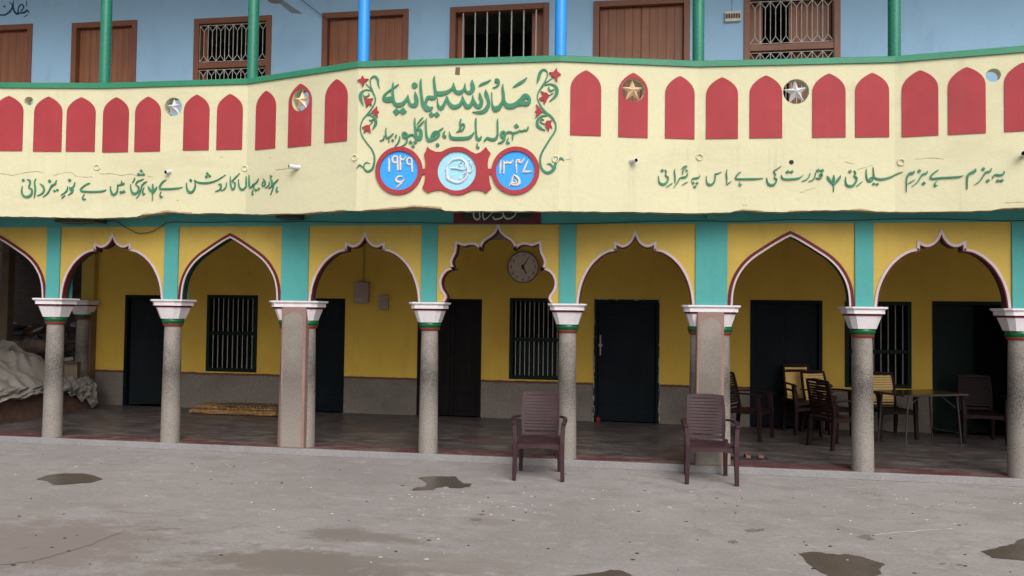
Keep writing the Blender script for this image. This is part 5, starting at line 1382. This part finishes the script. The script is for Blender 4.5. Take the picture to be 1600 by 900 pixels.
# ---- sandals at the edge of the veranda
def sandal(px, py, rz, lab):
    p = onZ(px, py, FZ+.01); e = empty('sandal', (p.x, max(p.y,-.10), FZ+.003), radians(rz)); tag(e, lab, 'sandal', 'pair of sandals')
    q = MB(); prof = [(-.13,.030),(-.11,.040),(-.05,.036),(.0,.034),(.06,.046),(.11,.042),(.135,.02)]
    out_ = [(x, w_) for x, w_ in prof]+[(x, -w_) for x, w_ in prof[::-1]]
    q.prism([(x,y,.022) for x, y in out_], [(x,y,0) for x, y in out_]); q.build('sole', M['sandalblack'], e)
    q = MB(); R_ = []
    for k in range(9):
        g_ = pi*k/8; R_.append([(.03,.048*cos(g_),.02+.04*sin(g_)),(.085,.048*cos(g_),.02+.032*sin(g_)),(.085,.044*cos(g_),.017+.030*sin(g_)),(.03,.044*cos(g_),.017+.037*sin(g_))])
    q.loft(R_); q.build('strap', M['sandalred'], e)
sandal(1160, 716, 12, 'orange strapped black sandal nearer the pier'); sandal(1182, 716, -10, 'orange strapped black sandal farther from the pier')

# red cloth scrap inside the door
p = onZ(936, 655, FZ); p.y = YB-.08
mb = MB(); R_ = []
for k in range(7):
    g_ = k/6; rr = []
    for j in range(10):
        q_ = 2*pi*j/10; r0 = .036*sin(pi*(.15+.75*g_))*(1+.35*noise.noise(Vector((k,j,3)))); rr.append((p.x+r0*cos(q_), p.y+r0*.7*sin(q_), FZ+.09*g_))
    R_.append(rr)
mb.loft(R_); o = mb.build('cloth_bundle', M['maroonred'], origin=(p.x,p.y,FZ), smooth=True); tag(o, 'small red cloth bundle at the foot of the black door', 'cloth')

# ================================================================== LEFT YARD
# low brick wall closing the veranda end
e0 = onZ(0, 664, FZ); e1 = onZ(150, 636, FZ)
XB = (e0.x+e1.x)/2
dirv = Vector((e1.x-e0.x, e1.y-e0.y, 0)); 
st = e0-dirv*.35; en = e1
hb = .42
lw = empty('low_brick_wall', st); tag(lw, 'low wall of bare red brick closing the left end of the veranda', 'brick wall')
mb = MB(); n2 = Vector((-dirv.y, dirv.x, 0)).normalized()*.24
def colp(p, z): return (p.x-st.x, p.y-st.y, z-st.z)
nseg = 30; tops = []
for k in range(nseg+1):
    p = st+(en-st)*k/nseg; tops.append((p, FZ+hb+random.choice((0,0,0,-.08,.0))*(1 if random.random() < .25 else 0)))
for (p, z), (q, z2) in zip(tops, tops[1:]):
    z2 = z
    mb.quad(colp(p,FZ),colp(q,FZ),colp(q,z2),colp(p,z)); mb.quad(colp(p+n2,FZ),colp(p+n2,z),colp(q+n2,z2),colp(q+n2,FZ)); mb.quad(colp(p,z),colp(q,z2),colp(q+n2,z2),colp(p+n2,z))
    mb.quad(colp(q,FZ+hb-.09),colp(q+n2,FZ+hb-.09),colp(q+n2,z2),colp(q,z2)); mb.quad(colp(p,FZ+hb-.09),colp(p+n2,FZ+hb-.09),colp(p+n2,z),colp(p,z))
mb.build('wall_body', M['brick'], lw)
# half column against the end of the back wall
xa = onY(131, 550, YB-.12).x
s_ = shaft(xa, YB-.16); collar(xa, YB-.16, s_); capital(xa, YB-.16, 0, s_)
mb = MB(); mb.box(xa+.06, XW0-.001, YB-.14, YB+.2, FZ, 1.93); mb.build('end_pier', M['brown'], B)
mb = MB(); mb.box(xa-.1, XW0-.001, YB-.10, YB+.2, 1.932, 3.0); mb.build('end_pilaster', M['arch'], B)
# dark brick wall at the back of the yard
yw = empty('yard_brick_wall', (-13.0, 6.2, 0)); tag(yw, 'tall dark brick wall at the back of the dark left yard', 'brick wall')
mb = MB(); mb.box(-6, XW0+13.0, 0, .25, 0, 5.0); mb.build('wall_body', M['brickyard'], yw)
yw2 = empty('yard_side_wall', (-18.5, 2.0, 0)); tag(yw2, 'side brick wall of the dark left yard', 'brick wall')
mb = MB(); mb.box(-.25, 0, -3.0, 4.2, 0, 5.0); mb.build('wall_body', M['brickyard'], yw2)
# wooden post
pp = onZ(15, 500, .6); p = onY(13, 420, 2.2)
ps = MB(); ps.box(-.07,.07,-.07,.07,0,3.05); o = ps.build('wooden_post', M['oldwood'], bevel=.01); o.location = (p.x, 2.2, 0); tag(o, 'weathered wooden post standing in the left yard', 'post')
# rubbish heap
hp = MB(); nx, ny = 46, 34; g = []
hx0, hx1, hy0, hy1 = -14.2, xa-.02, 1.2, 5.6
for j in range(ny+1):
    row = []
    for i_ in range(nx+1):
        u, v = i_/nx, j/ny; x = hx0+(hx1-hx0)*u; y = hy0+(hy1-hy0)*v
        h = (.52+.75*min(1,v*1.5))*(1-.35*max(0,u-.75)/.25)*min(1, .6+v*3)
        h += .22*noise.noise(Vector((x*1.3,y*1.3,0)))+.16*noise.noise(Vector((x*4,y*4,2)))+.08*noise.noise(Vector((x*11,y*11,5)))
        row.append(hp.vert((x,y,max(.02,h))))
    g.append(row)
for j in range(ny):
    for i_ in range(nx): hp.face([g[j][i_],g[j][i_+1],g[j+1][i_+1],g[j+1][i_]])
cols = 5
for k in range(520):
    u, v = random.random(), random.random()**.9; i_, j = int(u*nx), int(v*ny); c = hp.v[g[j][i_]]
    T = Matrix.Translation(c+Vector((0,0,.04))) @ Matrix.Rotation(random.uniform(0,6.28),4,'Z') @ Matrix.Rotation(random.uniform(-.7,.7),4,'X') @ Matrix.Rotation(random.uniform(-.5,.5),4,'Y')
    a, b, d = random.choice(((.25,.02,.03),(.11,.055,.035),(.14,.10,.006),(.06,.04,.03),(.20,.13,.004)))
    hp.box(-a,a,-b,b,-d,d, m=random.choice((0,0,1,1,2,2,3)), T=T)
hm = hp.build('rubbish_heap', [M['heap'], M['brick'], M['scrapblue'], M['scrapwhite']]); tag(hm, 'heap of broken brick, planks and scrap in the dark left yard', 'rubbish heap', kind='stuff')
# tarpaulins
def tarp(name, label, s0, s1, back, hem, lump, amp, seed, nx=110, ny=80, ft=.6):
    q = MB(); g = []; nrm = Vector((-n2.x, -n2.y, 0)).normalized()
    for j in range(ny+1):
        v = j/ny; row = []
        for i_ in range(nx+1):
            u = i_/nx; p = e0+dirv*(s0+(s1-s0)*u)
            r1 = 1-abs(noise.noise(Vector((u*4.0+v*2+seed, v*3.2, 1))))*2; r2 = 1-abs(noise.noise(Vector((u*9+v*5+seed, v*6, 4))))*2; r3 = noise.noise(Vector((u*22+seed, v*9, 7)))
            r4 = 1-abs(noise.noise(Vector((u*16-v*9+seed, v*13, 11))))*2; fold = amp*(.85*r1+.5*r2+.16*r4+.06*r3)
            if v < ft:
                t = v/ft; off = -back*(1-t); z = FZ+hb+.02+lump(u, t)+max(-.02, fold*(.5+.5*sin(pi*min(1,t*1.1))))
            else:
                t = (v-ft)/(1-ft); off = .02+.05*sin(pi*t)+abs(fold)*.5*(.4+t); z = FZ+hb+.02+lump(u,1)*(1-t)-t*hem(u)+fold*.25*(1-t)
            row.append(q.vert((p.x+nrm.x*off+.03*r3*(v > ft), p.y+nrm.y*off+.05*r2*amp*4*(1 if v > ft else .4), z)))
        g.append(row)
    for j in range(ny):
        for i_ in range(nx): q.face([g[j][i_],g[j][i_+1],g[j+1][i_+1],g[j+1][i_]])
    o_ = q.build(name, M['tarp'], origin=e0, smooth=True)
    so_ = o_.modifiers.new('thick', 'SOLIDIFY'); so_.thickness = .006
    return tag(o_, label, 'tarpaulin')
tarp('tarpaulin', 'big crumpled grey tarpaulin heaped over the low brick wall', -.55, .60, 1.1,
     lambda u: .05+.14*max(0, noise.noise(Vector((u*5,3,3)))+.25)+(.10 if .78 < u < .92 else 0), lambda u, t: (.06+.34*(1-t)**.7*(.7+.5*noise.noise(Vector((u*3,t*2,8))))+.34*(1-t)*max(0,u-.55)/.45), .15, 3.0)
tarp('tarpaulin', 'small grey cloth end hanging over the low brick wall beside the round column', .60, .93, .22,
     lambda u: .10+.32*u+.05*sin(u*17), lambda u, t: .02, .10, 8.0, nx=44, ny=30, ft=.3)
# cardboard box and sack on the heap
p = onX(113, 582, XB-.2)
cbx = empty('cardboard_box', (p.x, p.y, p.z-.18), radians(20)); tag(cbx, 'small battered cardboard box standing on the low brick wall', 'box')
mb = MB(); mb.box(-.10,.10,-.08,.08,0,.36); mb.build('carton', M['cardboard'], cbx, bevel=.006)
mb = MB(); mb.box(-.10,.10,-.16,-.081,.35,.354); mb.build('flap', M['cardboard'], cbx)
p = onX(58, 540, XB-.9)
mb = MB(); R_ = []
for k in range(9):
    t = k/8; rr = []
    for j in range(14):
        q_ = 2*pi*j/14; r0 = (.20*sin(pi*(.12+.8*t))**.6)*(1+.18*noise.noise(Vector((k*.7,j*.6,7)))); rr.append((p.x+(t-.5)*.62, p.y+r0*cos(q_), p.z-.02+r0*.75*sin(q_)))
    R_.append(rr)
mb.loft(R_); o = mb.build('sack', M['heap'], origin=p, smooth=True); tag(o, 'brown stuffed sack lying on the rubbish behind the tarpaulin', 'sack')
